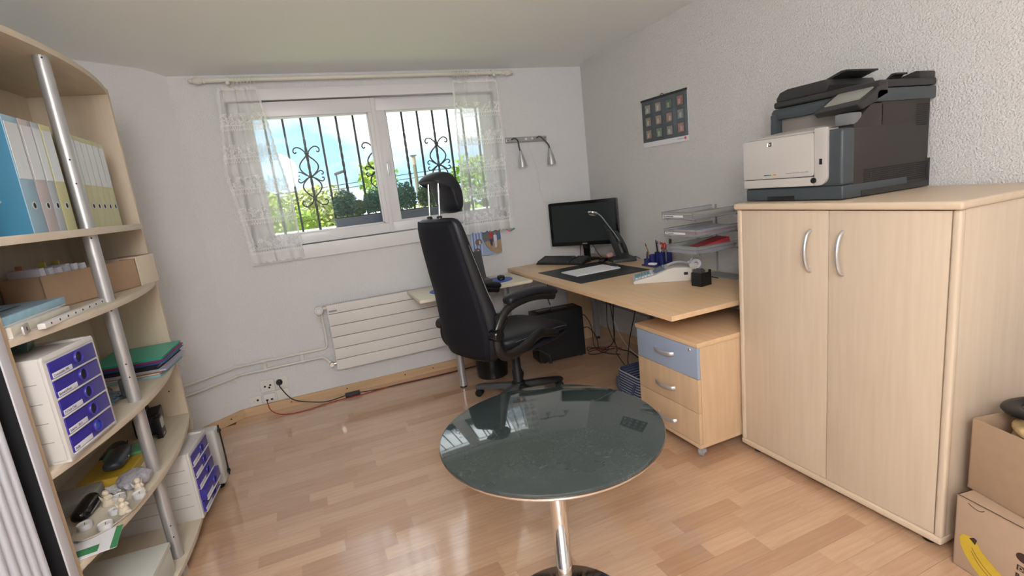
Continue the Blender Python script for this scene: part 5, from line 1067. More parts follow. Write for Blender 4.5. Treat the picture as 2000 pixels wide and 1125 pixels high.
# cable tangle under the desk
rc = random.Random(11); n_c = 0
specs = [('black cable dropping from the desk to the floor tangle', [(2.20, 3.65, 0.62), (2.21, 3.55, 0.40), (2.18, 3.5, 0.20), (2.20, 3.42, 0.02), (2.15, 3.35, 0.006), (2.05, 3.1, 0.006)], CAB), ('thick black cable hanging beside the grey desk panel', [(2.2, 3.42, 0.70), (2.2, 3.42, 0.45), (2.19, 3.43, 0.2), (2.2, 3.42, 0.03), (2.25, 3.3, 0.006), (2.2, 3.05, 0.006), (2.25, 2.9, 0.006)], CAB),
         ('black cable hanging straight beside the grey leg', [(2.21, 3.48, 0.70), (2.2, 3.47, 0.4), (2.2, 3.44, 0.12), (2.15, 3.5, 0.008), (2.05, 3.62, 0.008), (2.0, 3.55, 0.008)], CAB), ('black cable arching toward the pedestal', [(2.14, 2.95, 0.68), (2.12, 3.02, 0.42), (2.10, 3.08, 0.2), (2.05, 3.05, 0.02), (1.98, 2.85, 0.006), (2.02, 2.6, 0.006)], CAB),
         ('black cable looping out of the computer tower', [(1.965, 3.58, 0.32), (2.02, 3.58, 0.30), (2.06, 3.56, 0.2), (2.04, 3.5, 0.05), (2.08, 3.42, 0.008), (2.15, 3.3, 0.008)], CAB), ('dark cable looping low behind the computer tower', [(1.965, 3.61, 0.18), (2.05, 3.60, 0.19), (2.1, 3.56, 0.1), (2.09, 3.5, 0.01), (2.2, 3.45, 0.01)], CAB),
         ('white cable slanting down to the skirting', [(2.2, 3.43, 0.25), (2.19, 3.35, 0.16), (2.18, 3.2, 0.07), (2.2, 3.0, 0.02), (2.25, 2.8, 0.006)], mat('pale cable', (0.6, 0.58, 0.58), 0.5)), ('black cable coiled on the floor of the tangle', [(2.05 + 0.09 * cos(k * 0.7), 3.46 + 0.06 * sin(k * 0.7), 0.006 + 0.002 * k) for k in range(14)], CAB),
         ('dark red cable inside the floor tangle', [(2.02, 3.5, 0.02), (2.1, 3.44, 0.03), (2.18, 3.5, 0.02), (2.25, 3.42, 0.006)], REDC), ('thin black cord hanging from the desk above the tower', [(1.86, 3.88, 0.71), (1.85, 3.87, 0.60), (1.80, 3.80, 0.47), (1.78, 3.72, 0.415)], CAB)]
for lab, p_, ma in specs:
    o_ = tube('desk_cable', p_, 0.0045 if 'thick' in lab else 0.0036, ma, None, 7, 6); tag(o_, lab, 'cable', 'cables under the desk')
# ------------------------------------------------------------------ bow-front bookshelf along the left wall
TH = -0.0663; SO = Vector((-0.778, 1.745, 0)); SR = Matrix.Rotation(TH, 4, 'Z'); SW = 1.1776
def sw(x, y, z=0.0):
    p_ = SR @ Vector((x, y, z)) + SO; return (p_.x, p_.y, p_.z)
def sthing(name, label, cat, x=0, y=0, z=0, rz=0.0, group=None): return thing(name, label, cat, sw(x, y, z), TH + rz, group, world=False)
def smesh(o, label, cat, x=0, y=0, z=0, rz=0.0, group=None):
    o.matrix_basis = Matrix.Translation(sw(x, y, z)) @ Matrix.Rotation(TH + rz, 4, 'Z'); return tag(o, label, cat, group)
def bow(y, s=0.072): return s * (1 - (2 * y / SW - 1) ** 2)
bsf = sthing('bookshelf', 'tall bow-front ash bookshelf with an aluminium pole along the left wall', 'bookshelf')
box('side_panel', -0.30, 0.0, -0.020, -0.001, 0.0, 2.048, SHELFV, bsf, 0.001); box('panel_edge', -0.0005, 0.0012, -0.020, -0.001, 0.0, 2.048, TANEDGE, bsf)
box('side_panel', -0.30, 0.0, SW + 0.001, SW + 0.020, 0.0, 2.048, SHELFV, bsf, 0.001)
box('back_panel', -0.306, -0.300, -0.02, SW + 0.02, 0.03, 2.045, SHELFV, bsf)
SHZ = [(2.022, 2.044), (1.412, 1.437), (1.142, 1.165), (0.747, 0.770), (0.447, 0.470), (0.058, 0.080)]
for z0, z1 in SHZ:
    pts = [(-0.298, 0.0), (-0.298, SW)] + [(bow(SW * (1 - k / 28)), SW * (1 - k / 28)) for k in range(29)]
    prism('shelf_board', pts, z1 - z0, SHELFW, bsf, 'xy', z0, 0.0015)
PXX, PYY = 0.032, 0.55
zc = [0.08, 0.447, 0.470, 0.747, 0.770, 1.142, 1.165, 1.412, 1.437, 2.022]
for a, c in zip(zc[::2], zc[1::2]):
    p_ = rod('pole_segment', (PXX, PYY, a), (PXX, PYY, c), 0.0225, ALU, bsf, 28)
    for k in range(1 if c - a < 0.3 else 3):
        zz = c - 0.010 if k == 0 else a + (c - a) * (0.55 - 0.14 * k)
        aa = radians(-62); rod('pin_hole', (PXX + 0.0220 * cos(aa), PYY + 0.0220 * sin(aa), zz), (PXX + 0.0229 * cos(aa), PYY + 0.0229 * sin(aa), zz), 0.0032, INK, p_, 8)
lathe('pole_cap', [(0.0225, 0), (0.0225, 0.012), (0.018, 0.017), (0, 0.017)], ALU, bsf, (PXX, PYY, 2.044), 24)
rod('pole_foot', (PXX, PYY, 0.0), (PXX, PYY, 0.058), 0.0225, ALU, bsf, 24); rod('leveling_foot', (0.045, 0.40, 0.0), (0.045, 0.40, 0.058), 0.012, ALU, bsf, 14)
for yy, zz in ((SW, 0.60), (SW, 0.30)): rod('peg_hole', (-0.06, SW + 0.0012, zz), (-0.06, SW + 0.0002, zz), 0.0035, INK, bsf, 8)

# ring binders on the top compartment
def binder(y0, y1, col, side, label, lx=0.030, h=0.345, lab=(0.62, 0.64, 0.66)):
    z0 = 1.437; t_ = sthing('ring_binder', label, 'binder', lx, (y0 + y1) / 2, z0, 0, 'ring binders on the upper shelf'); w = (y1 - y0) / 2 - 0.001
    M_ = mat('binder', col, 0.5); MS = mat('binder side', side, 0.5)
    box('spine', -0.003, 0, -w, w, 0.0, h, M_, t_, 0.0008)
    for s in (-1, 1): box('cover', -0.275, -0.002, s * w - (0.0024 if s > 0 else 0), s * w + (0.0024 if s < 0 else 0), 0.0, h, MS, t_, 0.0006)
    box('paper_block', -0.268, -0.006, -w + 0.004, w - 0.004, 0.004, h - 0.02, PAPER, t_)
    box('label_pocket', -0.0002, 0.0012, -w * 0.86, w * 0.86, h * 0.47, h * 0.945, mat('binder label', lab, 0.25), t_)
    rg = lathe('finger_ring', [(0.0085, 0), (0.0125, 0), (0.0125, 0.0022), (0.0085, 0.0022)], SILVER, t_, (0.0002, 0, h * 0.24), 20, M4=Matrix.Rotation(pi / 2, 4, 'Y'), caps=False); 
    lathe('finger_hole', [(0.0095, 0), (0.0095, 0.0008), (0, 0.0008)], INK, rg, (0.0002, 0, h * 0.24), 16, M4=Matrix.Rotation(pi / 2, 4, 'Y'))
    if w > 0.038:
        for x_, z_ in ((-0.10, 0.18), (-0.06, 0.10)): rod('rivet', (x_, -w - 0.0012, z_), (x_, -w + 0.001, z_), 0.004, SILVER, t_, 10)
    return t_
binder(0.212, 0.292, (0.30, 0.46, 0.58), (0.035, 0.18, 0.30), 'wide blue ring binder with a bare cover at the row end')
binder(0.296, 0.362, (0.50, 0.45, 0.46), (0.42, 0.38, 0.40), 'mauve grey ring binder beside the wide blue binder')
binder(0.366, 0.411, (0.42, 0.47, 0.52), (0.36, 0.42, 0.48), 'narrow blue grey ring binder between the mauve and yellow ones')
binder(0.415, 0.482, (0.56, 0.55, 0.30), (0.50, 0.48, 0.25), 'yellow ring binder beside the aluminium pole')
ys = [0.575, 0.632, 0.690, 0.750, 0.812, 0.876, 0.940]
yl = ['first narrow pale yellow binder, half hidden by the pole', 'narrow pale yellow binder next to the one the pole hides', 'narrow pale yellow binder third from the pole', 'narrow pale yellow binder fourth from the pole', 'narrow pale yellow binder second from the free end', 'narrow pale yellow binder at the free end of the row']
for k in range(6): binder(ys[k], ys[k + 1] - 0.008, (0.60, 0.58, 0.36), (0.46, 0.42, 0.27), yl[k], 0.032 - 0.004 * k, 0.337)

# shelf 3: cardboard box with papers, flat game boxes, perforated strip
Z3 = 1.165
cbx = sthing('cardboard_box', 'brown open cardboard box with files on the bookshelf', 'box', -0.137, 0.527, Z3, -0.32)
CW = mat('whitish card', (0.70, 0.62, 0.50), 0.85)
BLn, BDp, BHt = 0.467, 0.150, 0.125
box('long_side', -0.004, 0.0, 0.0, BLn, 0.0, BHt, CARD, cbx); box('long_side', -BDp, -BDp + 0.004, 0, BLn, 0, BHt, CARD, cbx); box('end_side', -BDp, 0, 0.0, 0.004, 0, BHt, CARD, cbx); box('end_side', -BDp, 0, BLn - 0.004, BLn, 0, BHt, CARD, cbx); box('bottom', -BDp, 0, 0, BLn, 0, 0.004, CARD, cbx)
ww = sthing('white_card_box', 'small white card box butting against the end of the brown box', 'box', 0.012, 0.978, Z3, -0.14)
box('carton', -0.13, 0.0, 0.0, 0.155, 0.0, 0.130, CW, ww, 0.001); box('flap', -0.13, 0.0, 0.0, 0.155, 0.130, 0.1315, CARDL, ww)
def inbox(x, y): 
    q = Matrix.Rotation(-0.32, 2) @ Vector((x, y)); return -0.137 + q.x, 0.527 + q.y
for k in range(6):
    o_ = box('paper_file', -0.062, 0.060, -0.010, 0.010, 0.0, 0.146 - 0.003 * (k % 3), mat('paper file', (0.62 - 0.03 * (k % 2), 0.62, 0.70), 0.7), None, 0.001, rot=Matrix.Rotation(0.10, 3, 'X'))
    x_, y_ = inbox(-0.075, 0.04 + k * 0.036)
    smesh(o_, ['white paper file leaning at the end of the brown box', 'white file behind the first in the brown box', 'lilac white file inside the brown box', 'white file amid the brown box', 'pale file toward the pole in the brown box', 'last pale file before the pole in the brown box'][k], 'file', x_, y_, Z3 + 0.006, -0.32, 'papers in the brown box')
for k, (yy, c, lab) in enumerate(((0.04, (0.55, 0.22, 0.14), 'orange index tab sticking out of the brown box'), (0.13, (0.55, 0.48, 0.10), 'yellow index tab above the white files'), (0.19, (0.50, 0.42, 0.12), 'mustard index tab beside the yellow one'))):
    o_ = box('index_tab', -0.014, 0.014, -0.003, 0.003, 0, 0.024, mat('tab', c, 0.5), None, 0.001); x_, y_ = inbox(-0.10, yy); smesh(o_, lab, 'tab', x_, y_, Z3 + 0.143, -0.32, 'index tabs in the brown box')
def gamebox(name, x0, x1, y0, y1, z0, z1, col, side, label, var=0.4, rz=0.0):
    t_ = sthing(name, label, 'box', (x0 + x1) / 2, (y0 + y1) / 2, z0, rz); a, c = (x1 - x0) / 2, (y1 - y0) / 2
    box('lid', -a, a, -c, c, 0.004, z1 - z0, mat('lid', side, 0.4, var=0.25, vscale=35), t_, 0.002); box('lid_print', -a + 0.003, a - 0.003, -c + 0.003, c - 0.003, z1 - z0, z1 - z0 + 0.0006, mat('lid print', col, 0.35, var=var, vscale=14), t_); box('tray', -a + 0.002, a - 0.002, -c + 0.002, c - 0.002, 0, 0.006, PAPER, t_)
    return t_
gamebox('flat_game_box', -0.20, 0.008, 0.012, 0.335, Z3, Z3 + 0.030, (0.60, 0.58, 0.50), (0.66, 0.63, 0.54), 'cream flat box lying under the light blue one', 0.1)
gb = gamebox('flat_game_box', -0.225, -0.012, 0.005, 0.375, Z3 + 0.031, Z3 + 0.058, (0.25, 0.38, 0.50), (0.32, 0.52, 0.64), 'light blue patterned flat box lying on the cream box', 0.6, 0.03)
for k in range(3): box('printed_line', 0.02 - 0.045 * k, 0.032 - 0.045 * k, -0.12, 0.09, 0.0278, 0.0284, mat('print dark', (0.04, 0.10, 0.16), 0.4), gb)
st3 = sthing('perforated_strip', 'long white perforated strip lying on the shelf edge', 'strip', 0.030, 0.32, Z3, 0.02)
box('strip', -0.010, 0.010, -0.225, 0.262, 0.0, 0.017, mat('strip white', (0.72, 0.70, 0.68), 0.4), st3, 0.003)
for k in range(9): rod('hole', (0.0095, -0.19 + k * 0.052, 0.010), (0.0108, -0.19 + k * 0.052, 0.010), 0.0035, INK, st3, 8)
br3 = sthing('metal_bracket', 'small grey bracket with one hole at the shelf end', 'bracket', 0.003, 0.055, Z3 + 0.0, 0.3); prism('plate', rrect(-0.042, 0.042, 0.0, 0.028, 0.006), 0.004, mat('bracket', (0.55, 0.50, 0.48), 0.4, 0.4), br3, 'yz', 0.012); rod('hole', (0.016, 0.0, 0.014), (0.0166, 0.0, 0.014), 0.006, INK, br3, 10)

# desktop drawer boxes
def drawer_box(x, y, z, rz, label, w, h, dep, n, labels, open_=()):
    t_ = sthing('drawer_box', label, 'drawer box', x, y, z, rz, 'desktop drawer boxes'); DW = mat('drawer box ivory', (0.66, 0.64, 0.62), 0.45); DB = mat('drawer blue', (0.045, 0.035, 0.30), 0.28)
    c = w / 2
    box('top_panel', -dep, -0.002, -c + 0.006, c - 0.006, h - 0.022, h - 0.010, DW, t_, 0.003)
    for s in (-1, 1): box('side_panel', -dep, -0.012, s * c - 0.004 if s > 0 else -c, c if s > 0 else -c + 0.004, 0.004, h - 0.008, DW, t_, 0.002)
    box('bottom_panel', -dep, -0.002, -c, c, 0.0, 0.010, DW, t_, 0.002); box('back_panel', -dep, -dep + 0.004, -c, c, 0, h - 0.01, DW, t_)
    for s in (-1, 1):
        y_ = s * c; box('top_rib', -dep, -0.01, min(y_, y_ - s * 0.014), max(y_, y_ - s * 0.014), h - 0.012, h - 0.002, DW, t_, 0.003)
        for k in range(1, n): 
            zz = h * 0.03 + k * (h * 0.92 / n); box('side_groove', -dep + 0.01, -0.03, min(y_ - s * 0.0005, y_ + s * 0.0006), max(y_ - s * 0.0005, y_ + s * 0.0006), zz - 0.001, zz + 0.001, GREY, t_)
    # front frame
    fr_ = prism('front_frame', rrect(-c, c, 0.0, h, 0.014), 0.010, DW, t_, 'yz', -0.012, 0.002)
    zs = 0.016; dh = (h - 0.034) / n
    for k in range(n):
        z0 = zs + (n - 1 - k) * dh; ox = open_[k] if k < len(open_) else 0.0
        d_ = box('drawer', -dep * 0.9 + ox, 0.002 + ox, -c + 0.016, c - 0.016, z0 + 0.003, z0 + dh - 0.004, DB, t_, 0.002)
        box('drawer_lip', 0.000 + ox, 0.007 + ox, -c + 0.016, c - 0.016, z0 + 0.0005, z0 + 0.004, DW, d_, 0.001)
        rr_ = min(0.021, dh * 0.34)
        g = lathe('grip_ring', [(rr_ * 0.82, 0), (rr_, 0), (rr_, 0.004), (rr_ * 0.9, 0.007), (rr_ * 0.82, 0.005)], DB, d_, (0.002 + ox, 0.018, z0 + dh * 0.56), 24, M4=Matrix.Rotation(pi / 2, 4, 'Y'), caps=False)
        lathe('grip_hole', [(rr_ * 0.84, 0), (rr_ * 0.84, 0.0012), (0, 0.0012)], INK if not (k == n - 1 and n == 5 and len(open_) == 0) else mat('lit blue', (0.04, 0.10, 0.55), 0.3), d_, (0.002 + ox, 0.018, z0 + dh * 0.56), 20, M4=Matrix.Rotation(pi / 2, 4, 'Y'))
        box('label_card', 0.0018 + ox, 0.0030 + ox, -c + 0.020, -c + 0.020 + w * 0.36, z0 + 0.006, z0 + 0.006 + min(0.015, dh * 0.3), LABEL, d_, 0.0004)
        if k < len(labels) and labels[k]: text('label_text', labels[k], 0.0105, INK, d_, frame((0.0031 + ox, -c + 0.023, z0 + 0.0098), (0, 1, 0), (0, 0, 1)), 0.0001, 'LEFT', 0.0001)
    return t_
drawer_box(0.047, 0.178, 0.770, -0.09, 'ivory drawer box with five purple-blue labelled drawers beside the shelf pole', 0.262, 0.322, 0.30, 5, ['Comptabilité PPE', 'Bernard Privé', 'TriTech Club', 'Salaires - 2011', 'Nelly'])
o_ = box('photo_card', -0.05, 0.05, -0.035, 0.035, 0, 0.030, mat('card photo', (0.04, 0.08, 0.07), 0.3, var=0.6, vscale=60), None, 0.001, rot=Matrix.Rotation(0.15, 3, 'Y')); smesh(o_, 'small dark green picture box on the ivory drawer box', 'box', -0.12, 0.225, 0.770 + 0.326, 0.2)

# shelf 4: stack of folders, pouch, bag
Z4 = 0.770
cols = [((0.30, 0.52, 0.56), 'light blue folder at the bottom of the folder stack'), ((0.55, 0.25, 0.06), 'orange folder low in the folder stack'), ((0.52, 0.54, 0.72), 'lavender folder above the orange one'), ((0.62, 0.60, 0.62), 'white folder in the middle of the folder stack'), ((0.02, 0.02, 0.03), 'black catalogue with white lettering in the folder stack'), ((0.06, 0.14, 0.36), 'dark blue folder above the black catalogue'), ((0.40, 0.03, 0.14), 'crimson folder under the green one'), ((0.03, 0.42, 0.30), 'green plastic folder on top of the folder stack')]
hz_ = [0.012, 0.008, 0.007, 0.008, 0.018, 0.012, 0.006, 0.008]; z_ = Z4 + 0.0005; rf = random.Random(4)
for k, ((c, lab), h_) in enumerate(zip(cols, hz_)):
    t_ = sthing('folder', lab, 'folder', -0.085 + rf.uniform(-0.01, 0.01), 1.000 + rf.uniform(-0.01, 0.012), z_, rf.uniform(-0.05, 0.03), 'stack of folders'); M_ = mat('folder', c, 0.35)
    box('lower_cover', -0.15, 0.135, -0.155, 0.155, 0, 0.0012, M_, t_); box('upper_cover', -0.15, 0.135, -0.155, 0.155, h_ - 0.0016, h_ - 0.0004, M_, t_); box('sheets', -0.148, 0.130, -0.15, 0.15, 0.0014, h_ - 0.0018, M_ if k in (0, 7, 6, 5, 4) else PAPER, t_)
    if k == 4:
        text('spine_text', 'www.wohnideen-freunde.ch Katalog', 0.0075, PAPER, t_, frame((0.1312, -0.13, 0.0075), (0, 1, 0), (0, 0, 1)), 0.0001)
    z_ += h_ + 0.0004
pt = sthing('patterned_pouch', 'brown patterned glasses pouch lying beside the folders', 'pouch', -0.16, 0.68, Z4); loft('pouch', [so(-0.06, 0.05, 0.004, 0.012), so(-0.05, 0.075, 0.0, 0.026), so(0.0, 0.08, 0.0, 0.034), so(0.05, 0.075, 0.0, 0.026), so(0.06, 0.05, 0.004, 0.012)], mat('brown check', (0.12, 0.05, 0.035), 0.6, var=0.9, vscale=90), pt, 1); tube('drawcord', [(0.06, -0.03, 0.012), (0.075, 0, 0.006), (0.06, 0.03, 0.012)], 0.0015, INK, pt, 5, 4)
def crumple(name, sx, sy, sz, ma, label, cat, x, y, z, rz=0, seed=0, amp=0.35, fr=2.2):
    bm = bmesh.new(); bmesh.ops.create_icosphere(bm, subdivisions=3, radius=1)
    for v in bm.verts:
        v.co *= 1 + amp * noise.noise(v.co * fr + Vector((seed, seed * 2, 1))); v.co = Vector((v.co.x * sx, v.co.y * sy, max(0, (v.co.z + 0.8)) * sz * 0.55))
    return smesh(bm2(name, bm, ma, None), label, cat, x, y, z, rz)
crumple('plastic_bag', 0.045, 0.075, 0.035, mat('grey blue film', (0.16, 0.22, 0.28), 0.2, var=0.6, vscale=30), 'crumpled grey blue plastic bag beside the shelf pole', 'bag', -0.075, 0.60, Z4, 0.4, 3.0, 0.6, 3)
o_ = box('tin_box', -0.012, 0.012, -0.022, 0.022, 0.0, 0.075, mat('small tin', (0.05, 0.06, 0.06), 0.35, var=0.8, vscale=70), None, 0.002); smesh(o_, 'small dark tin standing right behind the pole', 'tin', -0.02, 0.625, Z4, 0.2)

# shelf 5: camera bag, glasses cases, boxes, tray with candles and angels, papers
Z5 = 0.470
cm = sthing('camera_bag', 'black camera bag with a silver device at the back of the shelf', 'bag', -0.12, 1.02, Z5, 0.2); box('bag_body', -0.05, 0.05, -0.075, 0.075, 0, 0.095, BLACKM, cm, 0.014, 3); box('flap', 0.040, 0.056, -0.07, 0.07, 0.04, 0.098, BLACKM, cm, 0.006); tube('strap', [(0, -0.07, 0.09), (0.01, 0, 0.125), (0, 0.07, 0.09)], 0.006, BLACKM, cm, 8, 5)
dv = sthing('pocket_radio', 'small black and silver pocket device leaning on the camera bag', 'device', -0.045, 0.925, Z5, 0.1); box('case', -0.012, 0.012, -0.035, 0.035, 0, 0.098, BLACK, dv, 0.005); prism('silver_face', rrect(-0.028, 0.022, 0.045, 0.090, 0.008), 0.002, SILVER, dv, 'yz', 0.0115); text('device_text', 'AGFA', 0.011, PAPER, dv, frame((0.0125, -0.022, 0.012), (0, 1, 0), (0, 0, 1)), 0.0002)
def gcase(label, x, y, z, rz, col, L=0.165):
    t_ = sthing('glasses_case', label, 'glasses case', x, y, z, rz, 'glasses cases'); M_ = mat('case vinyl', col, 0.35)
    loft('case', [so(-0.034, L * 0.36, 0.008, 0.024), so(-0.028, L * 0.46, 0.002, 0.038), so(0.0, L * 0.5, 0.0, 0.046), so(0.028, L * 0.46, 0.002, 0.040), so(0.034, L * 0.36, 0.008, 0.022)], M_, t_, 1)
    tube('flap_edge', [(0.031, -L * 0.44, 0.030), (0.037, -L * 0.2, 0.018), (0.038, 0.0, 0.013), (0.037, L * 0.2, 0.018), (0.031, L * 0.44, 0.030)], 0.0022, M_, t_, 6, 5); rod('snap', (0.035, 0, 0.016), (0.0385, 0, 0.016), 0.004, SILVER, t_, 10)
    return t_
gamebox('yellow_carton', -0.20, -0.035, 0.49, 0.70, Z5, Z5 + 0.036, (0.45, 0.30, 0.03), (0.50, 0.33, 0.04), 'yellow and green carton under the dark glasses case', 0.3)
o_ = box('green_booklet', -0.08, 0.08, -0.05, 0.05, 0, 0.012, mat('green print', (0.10, 0.30, 0.16), 0.5), None, 0.001); smesh(o_, 'green booklet sticking out from under the dark glasses case', 'booklet', -0.10, 0.72, Z5 + 0.0365, 0.1)
gcase('grey blue leather glasses case with a curved flap on the yellow carton', -0.095, 0.60, Z5 + 0.0492, 0.1, (0.035, 0.042, 0.055), 0.20)
gcase('black glasses case behind the curved-flap case', -0.19, 0.80, Z5 + 0.0, 0.05, (0.015, 0.015, 0.017), 0.18)
o_ = box('grey_carton', -0.07, 0.07, -0.075, 0.075, 0, 0.040, mat('grey print', (0.32, 0.32, 0.31), 0.5, var=0.3, vscale=40), None, 0.001); smesh(o_, 'grey printed carton beside the yellow carton', 'box', -0.175, 0.40, Z5, 0.05)
sg = sthing('sunglasses_case', 'glossy black oval sunglasses case on the lower shelf', 'glasses case', -0.105, 0.325, Z5, 0.1, 'glasses cases'); loft('shell', [so(-0.030, 0.05, 0.012, 0.022), so(-0.024, 0.074, 0.005, 0.040), so(0, 0.084, 0.0, 0.050), so(0.024, 0.074, 0.005, 0.040), so(0.030, 0.05, 0.012, 0.022)], GLOSSB, sg, 1); tube('zip', [(0.032, -0.06, 0.022), (0.034, 0, 0.024), (0.032, 0.06, 0.022)], 0.002, GREY, sg, 6, 5)
LAV = mat('lavender bag film', (0.34, 0.33, 0.37), 0.25, var=0.35, vscale=120)
crumple('potpourri_bag', 0.055, 0.060, 0.062, LAV, 'clear bag of lavender grey potpourri beside the pole', 'bag', 0.000, 0.455, Z5, 0.3, 5.0, 0.25, 2.0)
rb = crumple('white_ribbon', 0.020, 0.034, 0.014, PAPER, 'white ribbon bow tied beside the potpourri bag', 'ribbon', -0.072, 0.455, Z5 + 0.0, 0.6, 8.0, 0.8, 3.5)
ov = sthing('oval_tray', 'cream oval tray carrying tea lights and angel figurines', 'tray', -0.010, 0.265, Z5, -0.25); OV = mat('cream glaze', (0.62, 0.56, 0.46), 0.3)
o_ = lathe('dish', [(0, 0), (0.9, 0), (1.0, 0.010), (0.985, 0.0115), (0.88, 0.004), (0, 0.004)], OV, ov, (0, 0, 0), 48); o_.data.transform(Matrix.Diagonal((0.073, 0.150, 1, 1)))
def spot(u, v): 
    a = TH - 0.25; c = Vector((-0.010, 0.265)); d_ = Matrix.Rotation(-0.25, 2) @ Vector((u, v)); return c.x + d_.x, c.y + d_.y
WAX = mat('white wax', (0.80, 0.78, 0.74), 0.4); TIN = mat('frosted cup', (0.66, 0.66, 0.68), 0.3)
tl_ = [(0.040, 0.085, 'tea light at the far end of the oval tray'), (-0.030, 0.085, 'tea light behind the far angel on the oval tray'), (0.038, -0.085, 'tea light at the near rim of the oval tray'), (-0.038, -0.070, 'tea light near the sunglasses case on the oval tray'), (0.012, -0.005, 'small low tea light in the middle of the oval tray')]
for k, (u, v, lab) in enumerate(tl_):
    x, y = spot(u, v); t_ = sthing('tea_light', lab, 'candle', x, y, Z5 + 0.0045, 0, 'tea lights on the tray'); r_ = 0.021 if k < 4 else 0.016
    lathe('cup', [(0, 0), (r_ * 0.92, 0), (r_, 0.002), (r_, 0.019), (r_ * 0.93, 0.019), (r_ * 0.93, 0.012), (0, 0.012)], TIN, t_, (0, 0, 0), 24); lathe('wax', [(0, 0.013), (r_ * 0.92, 0.013), (r_ * 0.92, 0.0145), (0, 0.0135)], WAX, t_, (0, 0, 0), 24); rod('wick', (0, 0, 0.013), (0.002, 0, 0.021), 0.0009, INK, t_, 5)
ANG = mat('ivory figurine', (0.66, 0.58, 0.46), 0.45)
def angel(u, v, rz, lab, kneel=False):
    x, y = spot(u, v); t_ = sthing('angel_figurine', lab, 'figurine', x, y, Z5 + 0.0045, rz, 'angel figurines on the tray')
    lathe('robe', [(0, 0), (0.017, 0), (0.019, 0.006), (0.013, 0.022), (0.009, 0.034), (0.005, 0.039), (0, 0.040)], ANG, t_, (0, 0, 0), 18)
    bm = bmesh.new(); bmesh.ops.create_uvsphere(bm, u_segments=14, v_segments=10, radius=0.0088)
    for v_ in bm.verts: v_.co += Vector((0.002, 0, 0.0465))
    hd_o = bm2('head', bm, ANG, t_, smooth=True)
    bm = bmesh.new(); bmesh.ops.create_icosphere(bm, subdivisions=2, radius=0.0096)
    for v_ in bm.verts: v_.co = v_.co * (1 + 0.12 * noise.noise(v_.co * 300)) + Vector((-0.001, 0, 0.0485))
    bm2('hair', bm, ANG, hd_o)
    for s in (-1, 1):
        tube('arm', [(0.002, s * 0.008, 0.034), (0.010, s * 0.011, 0.027), (0.014, s * 0.004, 0.028)], [0.0036] * 9 + [0.003] * 2, ANG, t_, 7, 5)
        prism('wing', [(0, 0), (s * 0.012, 0.010), (s * 0.019, 0.022), (s * 0.015, 0.005), (s * 0.010, -0.006)], 0.0025, ANG, t_, 'yz', -0.010).data.transform(Matrix.Translation((0, 0, 0.026)))
    if kneel: tube('legs', [(0.008, -0.006, 0.006), (0.020, -0.004, 0.007), (0.022, 0.006, 0.006)], 0.0050, ANG, t_, 7, 4)
angel(-0.052, 0.060, -0.3, 'angel figurine standing by the sunglasses case on the tray'); angel(0.020, 0.118, -0.9, 'angel figurine at the far end of the tray'); angel(0.044, -0.005, -0.6, 'seated angel figurine at the near rim of the tray', True)
fo = sthing('green_white_leaflet', 'green and white leaflet under the oval tray edge', 'leaflet', 0.005, 0.105, Z5, 0.2); box('sheet', -0.075, 0.06, -0.075, 0.060, 0.0, 0.0012, PAPER, fo)
GRN = mat('leaflet green', (0.06, 0.28, 0.12), 0.5); box('green_band', 0.042, 0.060, -0.075, 0.060, 0.0012, 0.0016, GRN, fo); box('green_band', -0.05, 0.01, -0.06, -0.02, 0.0012, 0.0016, GRN, fo)

# bottom shelf: second drawer box, white carton, and a case on the floor
ZB = 0.080
drawer_box(0.082, 0.935, ZB, -0.04, 'ivory drawer box with slightly open blue drawers on the bottom shelf', 0.265, 0.325, 0.34, 5, [], (0.0, 0.0, 0.004, 0.022, 0.006))
wbx = sthing('white_carton', 'white flat-topped carton on the bottom shelf in front of the drawer box', 'box', -0.065, 0.305, ZB); box('carton', -0.15, 0.115, -0.16, 0.150, 0, 0.118, mat('white carton', (0.62, 0.64, 0.60), 0.5), wbx, 0.002); box('lid', -0.153, 0.118, -0.163, 0.153, 0.105, 0.124, mat('white carton lid', (0.66, 0.68, 0.64), 0.45), wbx, 0.002)
wc = sthing('wheeled_case', 'white case with black wheels standing behind the bottom drawer box', 'case', 0.045, 1.255, 0.0, 0.0)
box('shell', -0.16, 0.035, -0.045, 0.045, 0.022, 0.33, mat('case shell', (0.58, 0.58, 0.58), 0.4), wc, 0.014, 3); tube('edge_trim', [(0.036, 0.046, 0.03), (0.038, 0.046, 0.18), (0.036, 0.046, 0.325)], 0.004, BLACK, wc, 6, 4)
for zz in (0.30, 0.06): lathe('corner_bumper', [(0, -0.01), (0.012, -0.008), (0.014, 0), (0.012, 0.008), (0, 0.01)], BLACK, wc, (0.036, 0.030, zz), 12)
for s in (-1, 1): lathe('wheel', [(0.018, -0.010), (0.022, -0.006), (0.022, 0.006), (0.018, 0.010)], BLACK, wc, (0.005, s * 0.030, 0.022), 16, M4=Matrix.Rotation(pi / 2, 4, 'X'))

